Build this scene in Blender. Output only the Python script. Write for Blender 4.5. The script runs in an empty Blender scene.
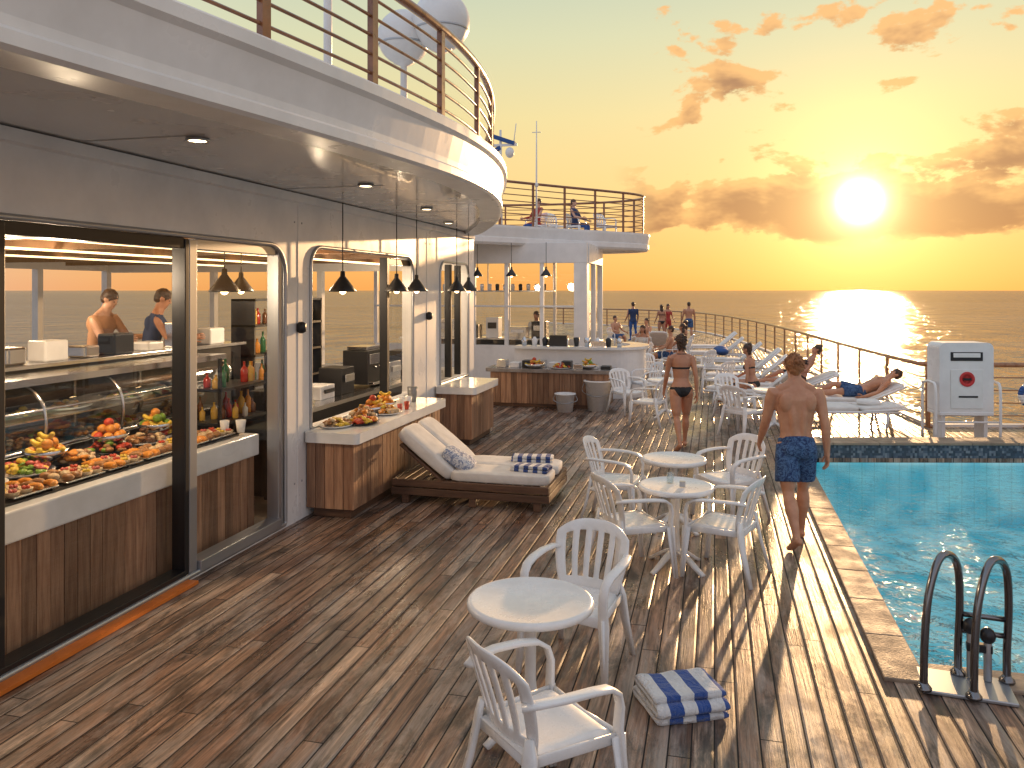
import bpy, math, random
from mathutils import Vector as V, Matrix, noise
random.seed(7)
TH=math.radians(14.2); C,S=math.cos(TH),math.sin(TH)
def cw(X,D): return (X*C-D*S, X*S+D*C)
def hd(dx,dD):
    ds,dt=dx*C-dD*S, dx*S+dD*C
    return math.atan2(-ds,dt)
scene=bpy.context.scene
scene.view_settings.view_transform='Standard'
scene.view_settings.look='None'
scene.view_settings.exposure=0
COL=scene.collection
SUN_AZ=math.radians(9.3); SUN_EL=math.radians(5.8)
SUND=V((math.sin(SUN_AZ)*math.cos(SUN_EL),math.cos(SUN_AZ)*math.cos(SUN_EL),math.sin(SUN_EL)))

# ---------------------------------------------------------------- nodes
class NT:
    def __init__(s,t): s.t=t; s.L=t.links
    def n(s,ty,**k):
        x=s.t.nodes.new(ty)
        for a,b in k.items(): setattr(x,a,b)
        return x
    def put(s,sock,v):
        if isinstance(v,bpy.types.NodeSocket): s.L.new(v,sock)
        elif v is not None:
            if isinstance(v,(tuple,list)) and len(v)==3 and sock.type=='RGBA': v=(*v,1)
            sock.default_value=v
    def m(s,op,a,b=None,c=None,clamp=False):
        x=s.n('ShaderNodeMath',operation=op,use_clamp=clamp)
        s.put(x.inputs[0],a)
        if b is not None: s.put(x.inputs[1],b)
        if c is not None: s.put(x.inputs[2],c)
        return x.outputs[0]
    def vm(s,op,a,b=None):
        x=s.n('ShaderNodeVectorMath',operation=op)
        s.put(x.inputs[0],a)
        if b is not None: s.put(x.inputs[1],b)
        return x.outputs['Value'] if op in('DOT_PRODUCT','LENGTH') else x.outputs[0]
    def mix(s,f,a,b,mode='MIX'):
        x=s.n('ShaderNodeMixRGB',blend_type=mode)
        s.put(x.inputs[0],f); s.put(x.inputs[1],a); s.put(x.inputs[2],b)
        return x.outputs[0]
    def noise(s,vec,scale,detail=3,rough=.5,dist=0):
        x=s.n('ShaderNodeTexNoise')
        if vec is not None: s.put(x.inputs['Vector'],vec)
        x.inputs['Scale'].default_value=scale; x.inputs['Detail'].default_value=detail
        x.inputs['Roughness'].default_value=rough; x.inputs['Distortion'].default_value=dist
        return x.outputs['Fac']
    def ramp(s,f,stops):
        x=s.n('ShaderNodeValToRGB'); e=x.color_ramp.elements
        while len(e)<len(stops): e.new(.5)
        for i,(p,c) in enumerate(stops):
            e[i].position=p
            e[i].color=(c,c,c,1) if not isinstance(c,(tuple,list)) else (*c,1)
        s.put(x.inputs[0],f); return x.outputs[0]
    def maprange(s,v,a,b,c=0,d=1):
        x=s.n('ShaderNodeMapRange',interpolation_type='SMOOTHSTEP')
        s.put(x.inputs[0],v)
        for i,k in enumerate((a,b,c,d)): x.inputs[i+1].default_value=k
        return x.outputs[0]
    def scale(s,vec,sc):
        x=s.n('ShaderNodeMapping'); s.put(x.inputs[0],vec); x.inputs['Scale'].default_value=sc
        return x.outputs[0]
    def bump(s,h,st,dist=.01,nrm=None):
        x=s.n('ShaderNodeBump'); x.inputs['Strength'].default_value=st; x.inputs['Distance'].default_value=dist
        s.put(x.inputs['Height'],h)
        if nrm is not None: s.put(x.inputs['Normal'],nrm)
        return x.outputs[0]
    def schlick(s,f0,k=1.0,nrm=None):
        lw=s.n('ShaderNodeLayerWeight'); lw.inputs[0].default_value=.5
        if nrm is not None: s.put(lw.inputs['Normal'],nrm)
        p=s.m('POWER',lw.outputs['Facing'],5.)
        return s.m('MULTIPLY',s.m('MULTIPLY_ADD',p,1-f0,f0),k,clamp=True)
def newmat(name):
    m=bpy.data.materials.new(name); m.use_nodes=True
    t=m.node_tree; 
    b=t.nodes['Principled BSDF']
    return m,NT(t),b
def P(name,col,rough=.5,metal=0,col2=None,vs=6,bump=0,bs=40,st=(1,1,1),island=0,coat=0,emis=None,es=0,sheen=0):
    m,n,b=newmat(name)
    tc=n.n('ShaderNodeTexCoord').outputs['Object']
    vec=n.scale(tc,st)
    c=col
    if col2:
        f=n.noise(vec,vs,4,.6)
        f=n.ramp(f,[(.35,0.),(.65,1.)])
        c=n.mix(f,col,col2)
    if island:
        g=n.n('ShaderNodeNewGeometry').outputs['Random Per Island']
        k=n.m('MULTIPLY_ADD',g,island,1-island/2)
        x=n.n('ShaderNodeMixRGB',blend_type='MULTIPLY'); x.inputs[0].default_value=1
        n.put(x.inputs[1],c)
        cc=n.n('ShaderNodeCombineColor'); 
        for i in range(3): n.put(cc.inputs[i],k)
        n.put(x.inputs[2],cc.outputs[0]); c=x.outputs[0]
    n.put(b.inputs['Base Color'],c)
    if col2:
        n.put(b.inputs['Roughness'],n.m('MULTIPLY_ADD',f,.16,rough-.08,clamp=True))
    else: b.inputs['Roughness'].default_value=rough
    b.inputs['Metallic'].default_value=metal
    if coat: b.inputs['Coat Weight'].default_value=coat
    if sheen: b.inputs['Sheen Weight'].default_value=sheen
    if emis:
        b.inputs['Emission Color'].default_value=(*emis,1); b.inputs['Emission Strength'].default_value=es
    if bump:
        n.put(b.inputs['Normal'],n.bump(n.noise(vec,bs,3,.6),bump,.01))
    return m

def deckmat():
    m,n,b=newmat('teak_deck')
    tc=n.n('ShaderNodeTexCoord').outputs['Object']
    sp=n.n('ShaderNodeSeparateXYZ'); n.put(sp.inputs[0],tc)
    x,y=sp.outputs[0],sp.outputs[1]
    W=.118
    xs=n.m('DIVIDE',x,W); idx=n.m('FLOOR',xs); fr=n.m('FRACT',xs)
    wn=n.n('ShaderNodeTexWhiteNoise',noise_dimensions='1D'); n.put(wn.inputs['W'],idx)
    ys=n.m('ADD',n.m('DIVIDE',y,2.9),n.m('MULTIPLY',wn.outputs[0],7.3))
    jd=n.m('FLOOR',ys); jf=n.m('FRACT',ys)
    cv=n.n('ShaderNodeCombineXYZ'); n.put(cv.inputs[0],idx); n.put(cv.inputs[1],jd)
    w2=n.n('ShaderNodeTexWhiteNoise',noise_dimensions='2D'); n.put(w2.inputs['Vector'],cv.outputs[0])
    rnd=w2.outputs[0]
    cv2=n.n('ShaderNodeCombineXYZ'); n.put(cv2.inputs[0],x); n.put(cv2.inputs[1],y); n.put(cv2.inputs[2],n.m('MULTIPLY',rnd,40.))
    grain=n.noise(n.scale(cv2.outputs[0],(55,2.2,1)),1,5,.65,.6)
    grain2=n.noise(n.scale(cv2.outputs[0],(14,.9,1)),1,3,.6,1.2)
    base=n.ramp(rnd,[(0,(.15,.08,.052)),(.3,(.25,.135,.085)),(.6,(.34,.195,.125)),(.85,(.43,.275,.185)),(1,(.52,.37,.27))])
    g=n.ramp(grain,[(.32,.32),(.68,1.35)])
    c=n.mix(1,base,g,'MULTIPLY')
    g2=n.ramp(grain2,[(.35,.55),(.65,1.2)])
    c=n.mix(1,c,g2,'MULTIPLY')
    wear=n.noise(n.scale(cv2.outputs[0],(3.5,.8,.02)),.9,6,.75,.5)
    wf=n.ramp(wear,[(.46,0.),(.62,.65)])
    c=n.mix(wf,c,n.mix(grain,(.21,.18,.16),(.54,.47,.41)))
    stain=n.ramp(n.noise(n.scale(tc,(3.2,.9,1)),1.5,6,.78,.6),[(.37,.28),(.52,1.)])
    c=n.mix(1,c,stain,'MULTIPLY')
    e=n.m('ABSOLUTE',n.m('SUBTRACT',fr,.5))
    gap=n.m('GREATER_THAN',e,.462)
    je=n.m('ABSOLUTE',n.m('SUBTRACT',jf,.5)); jg=n.m('GREATER_THAN',je,.4986)
    gp=n.m('MAXIMUM',gap,jg)
    c=n.mix(gp,c,(.012,.010,.009))
    n.put(b.inputs['Base Color'],c)
    wet=n.noise(n.scale(tc,(1.6,.8,1)),.7,5,.7,.4)
    r=n.ramp(wet,[(.42,.17),(.60,.50)])
    r=n.m('ADD',r,n.m('MULTIPLY',grain,.14))
    r=n.m('MAXIMUM',r,n.m('MULTIPLY',gp,.9))
    n.put(b.inputs['Roughness'],r)
    edge=n.ramp(e,[(.37,1.),(.49,0.)])
    h=n.m('ADD',n.m('MULTIPLY',edge,1.),n.m('MULTIPLY',grain,.5))
    h=n.m('ADD',h,n.m('MULTIPLY',rnd,.35))
    n.put(b.inputs['Normal'],n.bump(h,.8,.008))
    return m

def seamat():
    m,n,b=newmat('sea_water'); n.t.nodes.remove(b)
    tc=n.n('ShaderNodeTexCoord').outputs['Object']
    a=n.noise(n.scale(tc,(1,.55,1)),.09,5,.65,.6); c=n.noise(n.scale(tc,(1,.7,1)),.7,3,.6,.3)
    h=n.m('ADD',a,n.m('MULTIPLY',c,.14))
    nr=n.bump(h,.75,2.6)
    sw=n.ramp(n.noise(n.scale(tc,(.35,1,1)),.012,5,.6),[(.35,0.),(.65,1.)])
    df=n.n('ShaderNodeBsdfDiffuse'); n.put(df.inputs[0],n.mix(sw,(.06,.09,.11),(.14,.16,.165))); 
    gl=n.n('ShaderNodeBsdfGlossy'); gl.inputs['Roughness'].default_value=.09; n.put(gl.inputs['Normal'],nr)
    f=n.schlick(.04,.80,nr)
    mx=n.n('ShaderNodeMixShader'); n.put(mx.inputs[0],f); n.put(mx.inputs[1],df.outputs[0]); n.put(mx.inputs[2],gl.outputs[0])
    n.L.new(mx.outputs[0],n.t.nodes['Material Output'].inputs[0])
    return m
def poolwater():
    m,n,b=newmat('pool_water')
    n.t.nodes.remove(b)
    tc=n.n('ShaderNodeTexCoord').outputs['Object']
    a=n.noise(tc,1.6,2,.5,2.0); c=n.noise(tc,4.6,3,.55,1.6)
    h=n.m('ADD',a,n.m('MULTIPLY',c,.55)); nr=n.bump(h,1.,.17)
    tr=n.n('ShaderNodeBsdfTransparent'); tr.inputs[0].default_value=(.86,.99,1,1)
    gl=n.n('ShaderNodeBsdfGlossy'); gl.inputs['Roughness'].default_value=.05; n.put(gl.inputs['Normal'],nr)
    f=n.schlick(.035,1.,nr)
    mx=n.n('ShaderNodeMixShader'); n.put(mx.inputs[0],f); n.put(mx.inputs[1],tr.outputs[0]); n.put(mx.inputs[2],gl.outputs[0])
    n.L.new(mx.outputs[0],n.t.nodes['Material Output'].inputs[0])
    return m
def basinmat():
    m,n,b=newmat('pool_tiles_painted_caustics')
    tc=n.n('ShaderNodeTexCoord').outputs['Object']
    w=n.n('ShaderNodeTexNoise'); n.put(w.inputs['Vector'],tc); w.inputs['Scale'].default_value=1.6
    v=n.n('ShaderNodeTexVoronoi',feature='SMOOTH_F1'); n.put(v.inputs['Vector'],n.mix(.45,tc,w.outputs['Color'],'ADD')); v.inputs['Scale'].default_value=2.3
    f=n.ramp(v.outputs['Distance'],[(.22,0.),(.58,1.)])  # Voronoi cells imitate caustic light, painted into the basin tile colour
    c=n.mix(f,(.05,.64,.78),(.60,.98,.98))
    br=n.n('ShaderNodeTexBrick'); n.put(br.inputs['Vector'],tc); br.offset=0
    br.inputs['Scale'].default_value=6; br.inputs['Mortar Size'].default_value=.01
    br.inputs['Color1'].default_value=(1,1,1,1); br.inputs['Color2'].default_value=(.92,.96,1,1); br.inputs['Mortar'].default_value=(.82,.82,.82,1)
    c=n.mix(1,c,br.outputs[0],'MULTIPLY')
    n.put(b.inputs['Base Color'],c); b.inputs['Roughness'].default_value=.35
    return m
def mosaic():
    m,n,b=newmat('mosaic_tile')
    tc=n.n('ShaderNodeTexCoord').outputs['Object']
    sp=n.n('ShaderNodeSeparateXYZ'); n.put(sp.inputs[0],tc)
    a=n.m('FLOOR',n.m('MULTIPLY',n.m('ADD',sp.outputs[0],n.m('MULTIPLY',sp.outputs[1],.9)),28)); z=n.m('FLOOR',n.m('MULTIPLY',sp.outputs[2],28))
    cv=n.n('ShaderNodeCombineXYZ'); n.put(cv.inputs[0],a); n.put(cv.inputs[1],z)
    w=n.n('ShaderNodeTexWhiteNoise',noise_dimensions='2D'); n.put(w.inputs['Vector'],cv.outputs[0])
    c=n.ramp(w.outputs[0],[(0,(.03,.035,.05)),(.6,(.06,.075,.11)),(1,(.20,.21,.24))])
    n.put(b.inputs['Base Color'],c); b.inputs['Roughness'].default_value=.25
    return m
def glassmat(name,tint=(.93,.95,.95),k=1.0,f0=.05):
    m,n,b=newmat(name); n.t.nodes.remove(b)
    tr=n.n('ShaderNodeBsdfTransparent'); tr.inputs[0].default_value=(*tint,1)
    gl=n.n('ShaderNodeBsdfGlossy'); gl.inputs['Roughness'].default_value=.0
    f=n.schlick(f0,k)
    mx=n.n('ShaderNodeMixShader'); n.put(mx.inputs[0],f); n.put(mx.inputs[1],tr.outputs[0]); n.put(mx.inputs[2],gl.outputs[0])
    n.L.new(mx.outputs[0],n.t.nodes['Material Output'].inputs[0])
    return m
def stripemat(name,period,ca,cb,axis=0,duty=.5,wob=.01,off=0):
    m,n,b=newmat(name)
    tc=n.n('ShaderNodeTexCoord').outputs['Object']
    sp=n.n('ShaderNodeSeparateXYZ'); n.put(sp.inputs[0],tc)
    w=n.m('MULTIPLY_ADD',n.noise(tc,6,2),wob,off)
    f=n.m('FRACT',n.m('DIVIDE',n.m('ADD',sp.outputs[axis],w),period))
    g=n.m('GREATER_THAN',f,duty)
    n.put(b.inputs['Base Color'],n.mix(g,ca,cb)); b.inputs['Roughness'].default_value=.95
    hh=n.m('ADD',n.noise(tc,300,3,.7),n.m('MULTIPLY',n.noise(tc,20,3,.5,.8),6.))
    n.put(b.inputs['Normal'],n.bump(hh,1.,.007))
    b.inputs['Sheen Weight'].default_value=.3
    return m
def patternmat(name,a,b_,sc):
    m,n,b=newmat(name)
    tc=n.n('ShaderNodeTexCoord').outputs['Object']
    v=n.noise(tc,sc,4,.7,2.)
    n.put(b.inputs['Base Color'],n.ramp(v,[(.42,a),(.5,tuple((x+y)/2 for x,y in zip(a,b_))),(.56,b_)])); b.inputs['Roughness'].default_value=.85
    n.put(b.inputs['Normal'],n.bump(n.noise(tc,18,3),.5,.02))
    return m

WHITE=P('white_paint',(.82,.81,.80),.34,col2=(.72,.71,.70),vs=2.2,bump=.06,bs=6)
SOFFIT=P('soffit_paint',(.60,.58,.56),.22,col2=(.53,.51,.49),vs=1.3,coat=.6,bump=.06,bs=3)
SEAM=P('soffit_seam',(.40,.39,.38),.4)
PLASTIC=P('white_plastic',(.84,.84,.84),.30,col2=(.76,.76,.75),vs=9,bump=.05,bs=90)
DARK=P('dark_metal',(.035,.035,.038),.35,.6)
GREY=P('grey_metal',(.42,.43,.45),.32,.7)
STEEL=P('stainless_steel',(.62,.62,.63),.2,1)
CHROME=P('dark_chrome',(.20,.20,.21),.14,1)
BLACK=P('black_plastic',(.02,.02,.022),.4)
TEAKR=P('varnished_rail',(.19,.070,.030),.32,col2=(.30,.12,.05),vs=8,st=(1,1,1),coat=.4)
PANEL=P('wood_panel',(.22,.11,.062),.42,col2=(.38,.215,.125),vs=3,st=(9,9,.7),island=.8,bump=.35,bs=14)
DKWOOD=P('dark_wood',(.085,.042,.024),.45,col2=(.15,.08,.045),vs=3,st=(1,12,12),island=.5,bump=.3)
MARBLE=P('white_counter',(.82,.82,.81),.18,col2=(.72,.72,.70),vs=3,coat=.3)
COPE=P('coping_stone',(.34,.25,.175),.65,col2=(.23,.165,.115),vs=5,bump=.5,bs=60,island=.35)
CEIL=P('wood_ceiling',(.16,.09,.05),.3,col2=(.24,.14,.08),vs=3,st=(1,8,1))
FLOOR=P('interior_floor',(.22,.18,.15),.35,col2=(.16,.13,.11),vs=3)
ORANGE=P('painted_warm_glow',(.70,.20,.03),.4,col2=(.58,.15,.02),vs=5)  # warm light along the bottom track, painted as plain orange
CUSH=P('cream_cushion',(.78,.75,.71),.9,col2=(.68,.65,.61),vs=7,bump=.25,bs=120)
FABW=P('white_fabric',(.75,.74,.72),.9,bump=.4,bs=150)
GLASS=glassmat('window_glass',(.95,.96,.96),.8,.06)
CLGLASS=glassmat('clear_glass',(.90,.94,.94),1.0,.16)
BULB=P('lit_bulb',(1,.8,.5),.5,emis=(1,.62,.28),es=14)
LAMPW=P('lit_downlight',(1,.9,.7),.5,emis=(1,.75,.42),es=14)
HULL=P('hull_paint',(.7,.7,.7),.4)
RED=P('red_paint',(.55,.03,.03),.4)
BLUE=P('blue_fabric',(.03,.09,.28),.8)
SKIN1=P('tanned_skin',(.56,.285,.17),.42,col2=(.47,.215,.12),vs=9,bump=.08,bs=60)
SKIN2=P('olive_skin',(.48,.235,.14),.45,col2=(.42,.19,.11),vs=9,bump=.08,bs=60)
SKIN3=P('light_skin',(.62,.36,.25),.5,col2=(.52,.29,.19),vs=9)
HAIRA=P('auburn_hair',(.22,.085,.03),.5,col2=(.38,.16,.06),vs=25,bump=1,bs=90,st=(1,1,.3))
HAIRB=P('dark_hair',(.03,.016,.01),.45,col2=(.09,.045,.025),vs=25,bump=1,bs=90,st=(1,1,.3))
SHORTS=patternmat('patterned_shorts',(.010,.028,.10),(.07,.15,.30),22)
EYEM=P('eye',(.03,.02,.02),.2); LIP=P('lips',(.4,.12,.09),.5)

# ---------------------------------------------------------------- mesh builder
class M:
    def __init__(s): s.v=[];s.f=[];s.mi=[];s.sm=[]
    def add(s,vs,fs,m=0,sm=False):
        o=len(s.v); s.v.extend([tuple(x) for x in vs])
        for f in fs: s.f.append([o+i for i in f]); s.mi.append(m); s.sm.append(sm)
    def box(s,c,sz,m=0,rz=0,R=None):
        a,b,d=sz[0]/2,sz[1]/2,sz[2]/2
        R=R or Matrix.Rotation(rz,3,'Z'); c=V(c)
        vs=[c+R@V((x*a,y*b,z*d)) for z in(-1,1) for x,y in((-1,-1),(1,-1),(1,1),(-1,1))]
        s.add(vs,[(3,2,1,0),(4,5,6,7),(0,1,5,4),(1,2,6,5),(2,3,7,6),(3,0,4,7)],m)
    def bx(s,x0,x1,y0,y1,z0,z1,m=0): s.box(((x0+x1)/2,(y0+y1)/2,(z0+z1)/2),(abs(x1-x0),abs(y1-y0),abs(z1-z0)),m)
    def pane(s,x,y0,y1,z0,z1,m=0): s.add([(x,y0,z0),(x,y1,z0),(x,y1,z1),(x,y0,z1)],[(0,1,2,3)],m)
    def paney(s,y,x0,x1,z0,z1,m=0): s.add([(x0,y,z0),(x1,y,z0),(x1,y,z1),(x0,y,z1)],[(0,1,2,3)],m)
    def rings(s,rs,m,sm=True,cap=True,close=True):
        n=len(rs[0]); vs=[p for r in rs for p in r]; fs=[]
        for i in range(len(rs)-1):
            for j in range(n if close else n-1):
                k=(j+1)%n; fs.append((i*n+j,i*n+k,(i+1)*n+k,(i+1)*n+j))
        if cap: fs.append(tuple(range(n-1,-1,-1))); fs.append(tuple((len(rs)-1)*n+j for j in range(n)))
        s.add(vs,fs,m,sm)
    def tube(s,pts,r,m=0,n=8,cap=True,closed=False):
        pts=[V(p) for p in pts]
        if not isinstance(r,(list,tuple)): r=[r]*len(pts)
        up=None; rs=[]
        for i,p in enumerate(pts):
            a=pts[max(i-1,0)]; b=pts[min(i+1,len(pts)-1)]
            if closed: a=pts[i-1]; b=pts[(i+1)%len(pts)]
            t=(b-a)
            if t.length<1e-9: t=V((0,0,1))
            t.normalize()
            if up is None:
                up=V((1,0,0)) if abs(t.x)<.8 else V((0,1,0))
            x=up-t*up.dot(t); x.normalize(); up=x; y=t.cross(x)
            rs.append([p+(x*math.cos(2*math.pi*k/n)+y*math.sin(2*math.pi*k/n))*r[i] for k in range(n)])
        if closed: rs.append(rs[0]); cap=False
        s.rings(rs,m,True,cap)
    def loft(s,cs,rr,side,m=0,n=20,pw=1.0):
        cs=[V(c) for c in cs]; side=V(side).normalized(); rs=[]
        for i,p in enumerate(cs):
            t=(cs[min(i+1,len(cs)-1)]-cs[max(i-1,0)]).normalized()
            y=t.cross(side).normalized(); x=y.cross(t)
            a,b=rr[i]
            def sg(v): return math.copysign(abs(v)**pw,v)
            rs.append([p+x*a*sg(math.cos(2*math.pi*k/n))+y*b*sg(math.sin(2*math.pi*k/n)) for k in range(n)])
        s.rings(rs,m,True,True)
    def ell(s,c,r,m=0,nu=14,nv=9,R=None,e=1.0,nz=0,ns=5,seed=0):
        c=V(c); vs=[]; 
        def sg(v,e): return math.copysign(abs(v)**e,v)
        for i in range(nv+1):
            ph=-math.pi/2+math.pi*i/nv
            for j in range(nu):
                th=2*math.pi*j/nu
                p=V((r[0]*sg(math.cos(ph),e)*sg(math.cos(th),e),r[1]*sg(math.cos(ph),e)*sg(math.sin(th),e),r[2]*sg(math.sin(ph),e)))
                if nz:
                    d=noise.noise(p*ns+V((seed,seed*2.3,0)))
                    p=p+p.normalized()*d*nz
                if R: p=R@p
                vs.append(c+p)
        fs=[(i*nu+j,i*nu+(j+1)%nu,(i+1)*nu+(j+1)%nu,(i+1)*nu+j) for i in range(nv) for j in range(nu)]
        s.add(vs,fs,m,True)
    def lathe(s,c,prof,m=0,n=24,sm=True,R=None):
        c=V(c); rs=[]
        for r,z in prof:
            rs.append([c+((R@V((r*math.cos(2*math.pi*k/n),r*math.sin(2*math.pi*k/n),z))) if R else V((r*math.cos(2*math.pi*k/n),r*math.sin(2*math.pi*k/n),z))) for k in range(n)])
        s.rings(rs,m,sm,True)
    def prism(s,poly,z0,z1,m=0,caps=True,mt=None):
        n=len(poly); vs=[(x,y,z0) for x,y in poly]+[(x,y,z1) for x,y in poly]
        s.add(vs,[(i,(i+1)%n,n+(i+1)%n,n+i) for i in range(n)],m)
        if caps:
            s.add([(x,y,z1) for x,y in poly],[tuple(range(n))],m if mt is None else mt)
            s.add([(x,y,z0) for x,y in poly],[tuple(range(n-1,-1,-1))],m)
    def sweep(s,path,prof,m=0,sm=False,side=1):
        pts=[V((p[0],p[1])) for p in path]; rs=[]
        for i,p in enumerate(pts):
            t=(pts[min(i+1,len(pts)-1)]-pts[max(i-1,0)]).normalized()
            nrm=V((t.y,-t.x))*side
            rs.append([V((p.x+nrm.x*o,p.y+nrm.y*o,z)) for o,z in prof])
        s.rings(rs,m,sm,True)
    def ribbon(s,pts,wd,ws,th,m=0):
        pts=[V(p) for p in pts]; rs=[]
        for i,p in enumerate(pts):
            t=(pts[min(i+1,len(pts)-1)]-pts[max(i-1,0)]).normalized()
            w=V(wd)-t*V(wd).dot(t); w.normalize(); n=t.cross(w)
            a=ws[i]/2; b=th/2
            rs.append([p+w*a+n*b*.6,p+w*a*.8+n*b,p-w*a*.8+n*b,p-w*a+n*b*.6,p-w*a-n*b*.6,p-w*a*.8-n*b,p+w*a*.8-n*b,p+w*a-n*b*.6])
        s.rings(rs,m,True,True)
    def mesh(s,me,m=0,sm=True):
        s.add([v.co for v in me.vertices],[tuple(p.vertices) for p in me.polygons],m,sm)
    def data(s,name,mats):
        me=bpy.data.meshes.new(name); me.from_pydata(s.v,[],s.f)
        for x in (mats if isinstance(mats,(list,tuple)) else [mats]): me.materials.append(x)
        me.polygons.foreach_set('material_index',s.mi); me.polygons.foreach_set('use_smooth',s.sm)
        if len(s.f)>1:
            import bmesh
            bm=bmesh.new(); bm.from_mesh(me); bmesh.ops.recalc_face_normals(bm,faces=bm.faces); bm.to_mesh(me); bm.free()
        me.update(); return me
    def obj(s,name,mats,parent=None,bevel=0,loc=(0,0,0),rz=0):
        o=bpy.data.objects.new(name,s.data(name,mats)); COL.objects.link(o); o.location=loc; o.rotation_euler=(0,0,rz)
        if parent: o.parent=parent
        if bevel:
            b=o.modifiers.new('bevel','BEVEL'); b.width=bevel; b.segments=2; b.limit_method='ANGLE'; b.angle_limit=.7
        return o
def grp(name,loc=(0,0,0),rz=0):
    o=bpy.data.objects.new(name,None); COL.objects.link(o); o.location=loc; o.rotation_euler=(0,0,rz); o.empty_display_size=.1
    return o
def inst(name,me,loc,rz,parent=None):
    o=bpy.data.objects.new(name,me); COL.objects.link(o); o.location=loc; o.rotation_euler=(0,0,rz)
    if parent:o.parent=parent
    return o
def baked(me,mods):
    o=bpy.data.objects.new('tmp',me); COL.objects.link(o)
    for ty,k in mods:
        x=o.modifiers.new('m',ty)
        for a,b in k.items(): setattr(x,a,b)
    dg=bpy.context.evaluated_depsgraph_get(); dg.update()
    r=bpy.data.meshes.new_from_object(o.evaluated_get(dg))
    bpy.data.objects.remove(o); return r
def catmull(pts,k=8,closed=False):
    pts=[V(p) for p in pts]; out=[]; n=len(pts)
    for i in range(n if closed else n-1):
        if closed: p0,p1,p2,p3=pts[i-1],pts[i],pts[(i+1)%n],pts[(i+2)%n]
        else: p0,p1,p2,p3=pts[max(i-1,0)],pts[i],pts[i+1],pts[min(i+2,n-1)]
        for j in range(k):
            t=j/k
            out.append(.5*((2*p1)+(p2-p0)*t+(2*p0-5*p1+4*p2-p3)*t*t+(3*p1-p0-3*p2+p3)*t**3))
    if not closed: out.append(pts[-1])
    return out
def rrect(x0,y0,x1,y1,r,rb=None):
    rb=r if rb is None else rb; out=[]
    for cx,cy,a,q in((x1-r,y1-r,0,r),(x0+r,y1-r,90,r),(x0+rb,y0+rb,180,rb),(x1-rb,y0+rb,270,rb)):
        for k in range(7):
            t=math.radians(a+15*k); out.append((cx+q*math.cos(t),cy+q*math.sin(t)))
    return out
def plate(outer,holes,thick,f):
    cu=bpy.data.curves.new('c','CURVE'); cu.dimensions='2D'; cu.fill_mode='BOTH'; cu.extrude=thick/2
    for poly in [outer]+holes:
        sp=cu.splines.new('POLY'); sp.points.add(len(poly)-1)
        for i,p in enumerate(poly): sp.points[i].co=(p[0],p[1],0,1)
        sp.use_cyclic_u=True
    o=bpy.data.objects.new('tmpc',cu); COL.objects.link(o)
    dg=bpy.context.evaluated_depsgraph_get(); dg.update()
    me=bpy.data.meshes.new_from_object(o.evaluated_get(dg)); bpy.data.objects.remove(o)
    m=M(); m.add([f(v.co) for v in me.vertices],[tuple(p.vertices) for p in me.polygons],0,False)
    return m

# ---------------------------------------------------------------- world + sun
w=bpy.data.worlds.new('World'); scene.world=w; w.use_nodes=True
n=NT(w.node_tree); bg=w.node_tree.nodes['Background']
d=n.vm('NORMALIZE',n.n('ShaderNodeTexCoord').outputs['Generated'])
sp=n.n('ShaderNodeSeparateXYZ'); n.put(sp.inputs[0],d); dx,dy,dz=sp.outputs
z2=n.m('MULTIPLY',dz,2.,clamp=True)
warm=n.ramp(z2,[(0,(.97,.40,.10)),(.07,(1.,.50,.14)),(.22,(.98,.66,.25)),(.42,(.88,.73,.35)),(.60,(.71,.71,.45)),(.8,(.51,.61,.50)),(1,(.40,.52,.56))])
cool=n.ramp(z2,[(0,(.78,.72,.74)),(.3,(.74,.77,.86)),(1,(.58,.66,.79))])
az=n.vm('DOT_PRODUCT',d,tuple(V((SUND.x,SUND.y,0)).normalized()))
front=n.maprange(az,.0,.8)
base=n.mix(front,cool,warm)
sd=n.m('MAXIMUM',n.vm('DOT_PRODUCT',d,tuple(SUND)),0.)
def glow(p,k,c):
    x=n.m('MULTIPLY',n.m('POWER',sd,p),k)
    cc=n.n('ShaderNodeVectorMath',operation='SCALE'); cc.inputs[0].default_value=c; n.put(cc.inputs['Scale'],x); return cc.outputs[0]
ang=n.m('ARCTAN2',dx,dy)
cv=n.n('ShaderNodeCombineXYZ'); n.put(cv.inputs[0],ang); n.put(cv.inputs[1],n.m('MULTIPLY',dz,1.9)); cv.inputs[2].default_value=8.35
cl=n.noise(cv.outputs[0],10.,7,.56,.15)
big=n.noise(cv.outputs[0],3.2,2,.5)
cl0=n.m('MULTIPLY',cl,.8)
clt=n.m('ADD',cl0,n.m('MULTIPLY',big,.3))
azm=n.maprange(ang,-.13,-.06)
band=n.m('MULTIPLY',n.maprange(dz,.045,.07),n.maprange(dz,.155,.10))
thr=n.m('ADD',clt,n.m('MULTIPLY',band,.11))
thr=n.m('SUBTRACT',thr,n.m('MULTIPLY',n.maprange(dz,.16,.20),.02))
mask=n.m('MULTIPLY',n.maprange(thr,.57,.61),azm)
mask=n.m('MULTIPLY',mask,n.maprange(dz,.042,.062))
cv2=n.n('ShaderNodeCombineXYZ'); n.put(cv2.inputs[0],ang); n.put(cv2.inputs[1],n.m('MULTIPLY',n.m('ADD',dz,.012),1.9)); cv2.inputs[2].default_value=8.35
cl2=n.noise(cv2.outputs[0],10.,4,.56,.15)
lit=n.m('SUBTRACT',n.m('MULTIPLY',cl2,.8),cl0)
k1=n.m('ADD',n.m('MULTIPLY',lit,5.),n.m('MULTIPLY',n.m('SUBTRACT',thr,.605),7.))
ccol=n.mix(n.maprange(k1,-.25,.75),(1.0,.52,.18),(.38,.155,.075))
mask=n.m('MULTIPLY',mask,.88)
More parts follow.
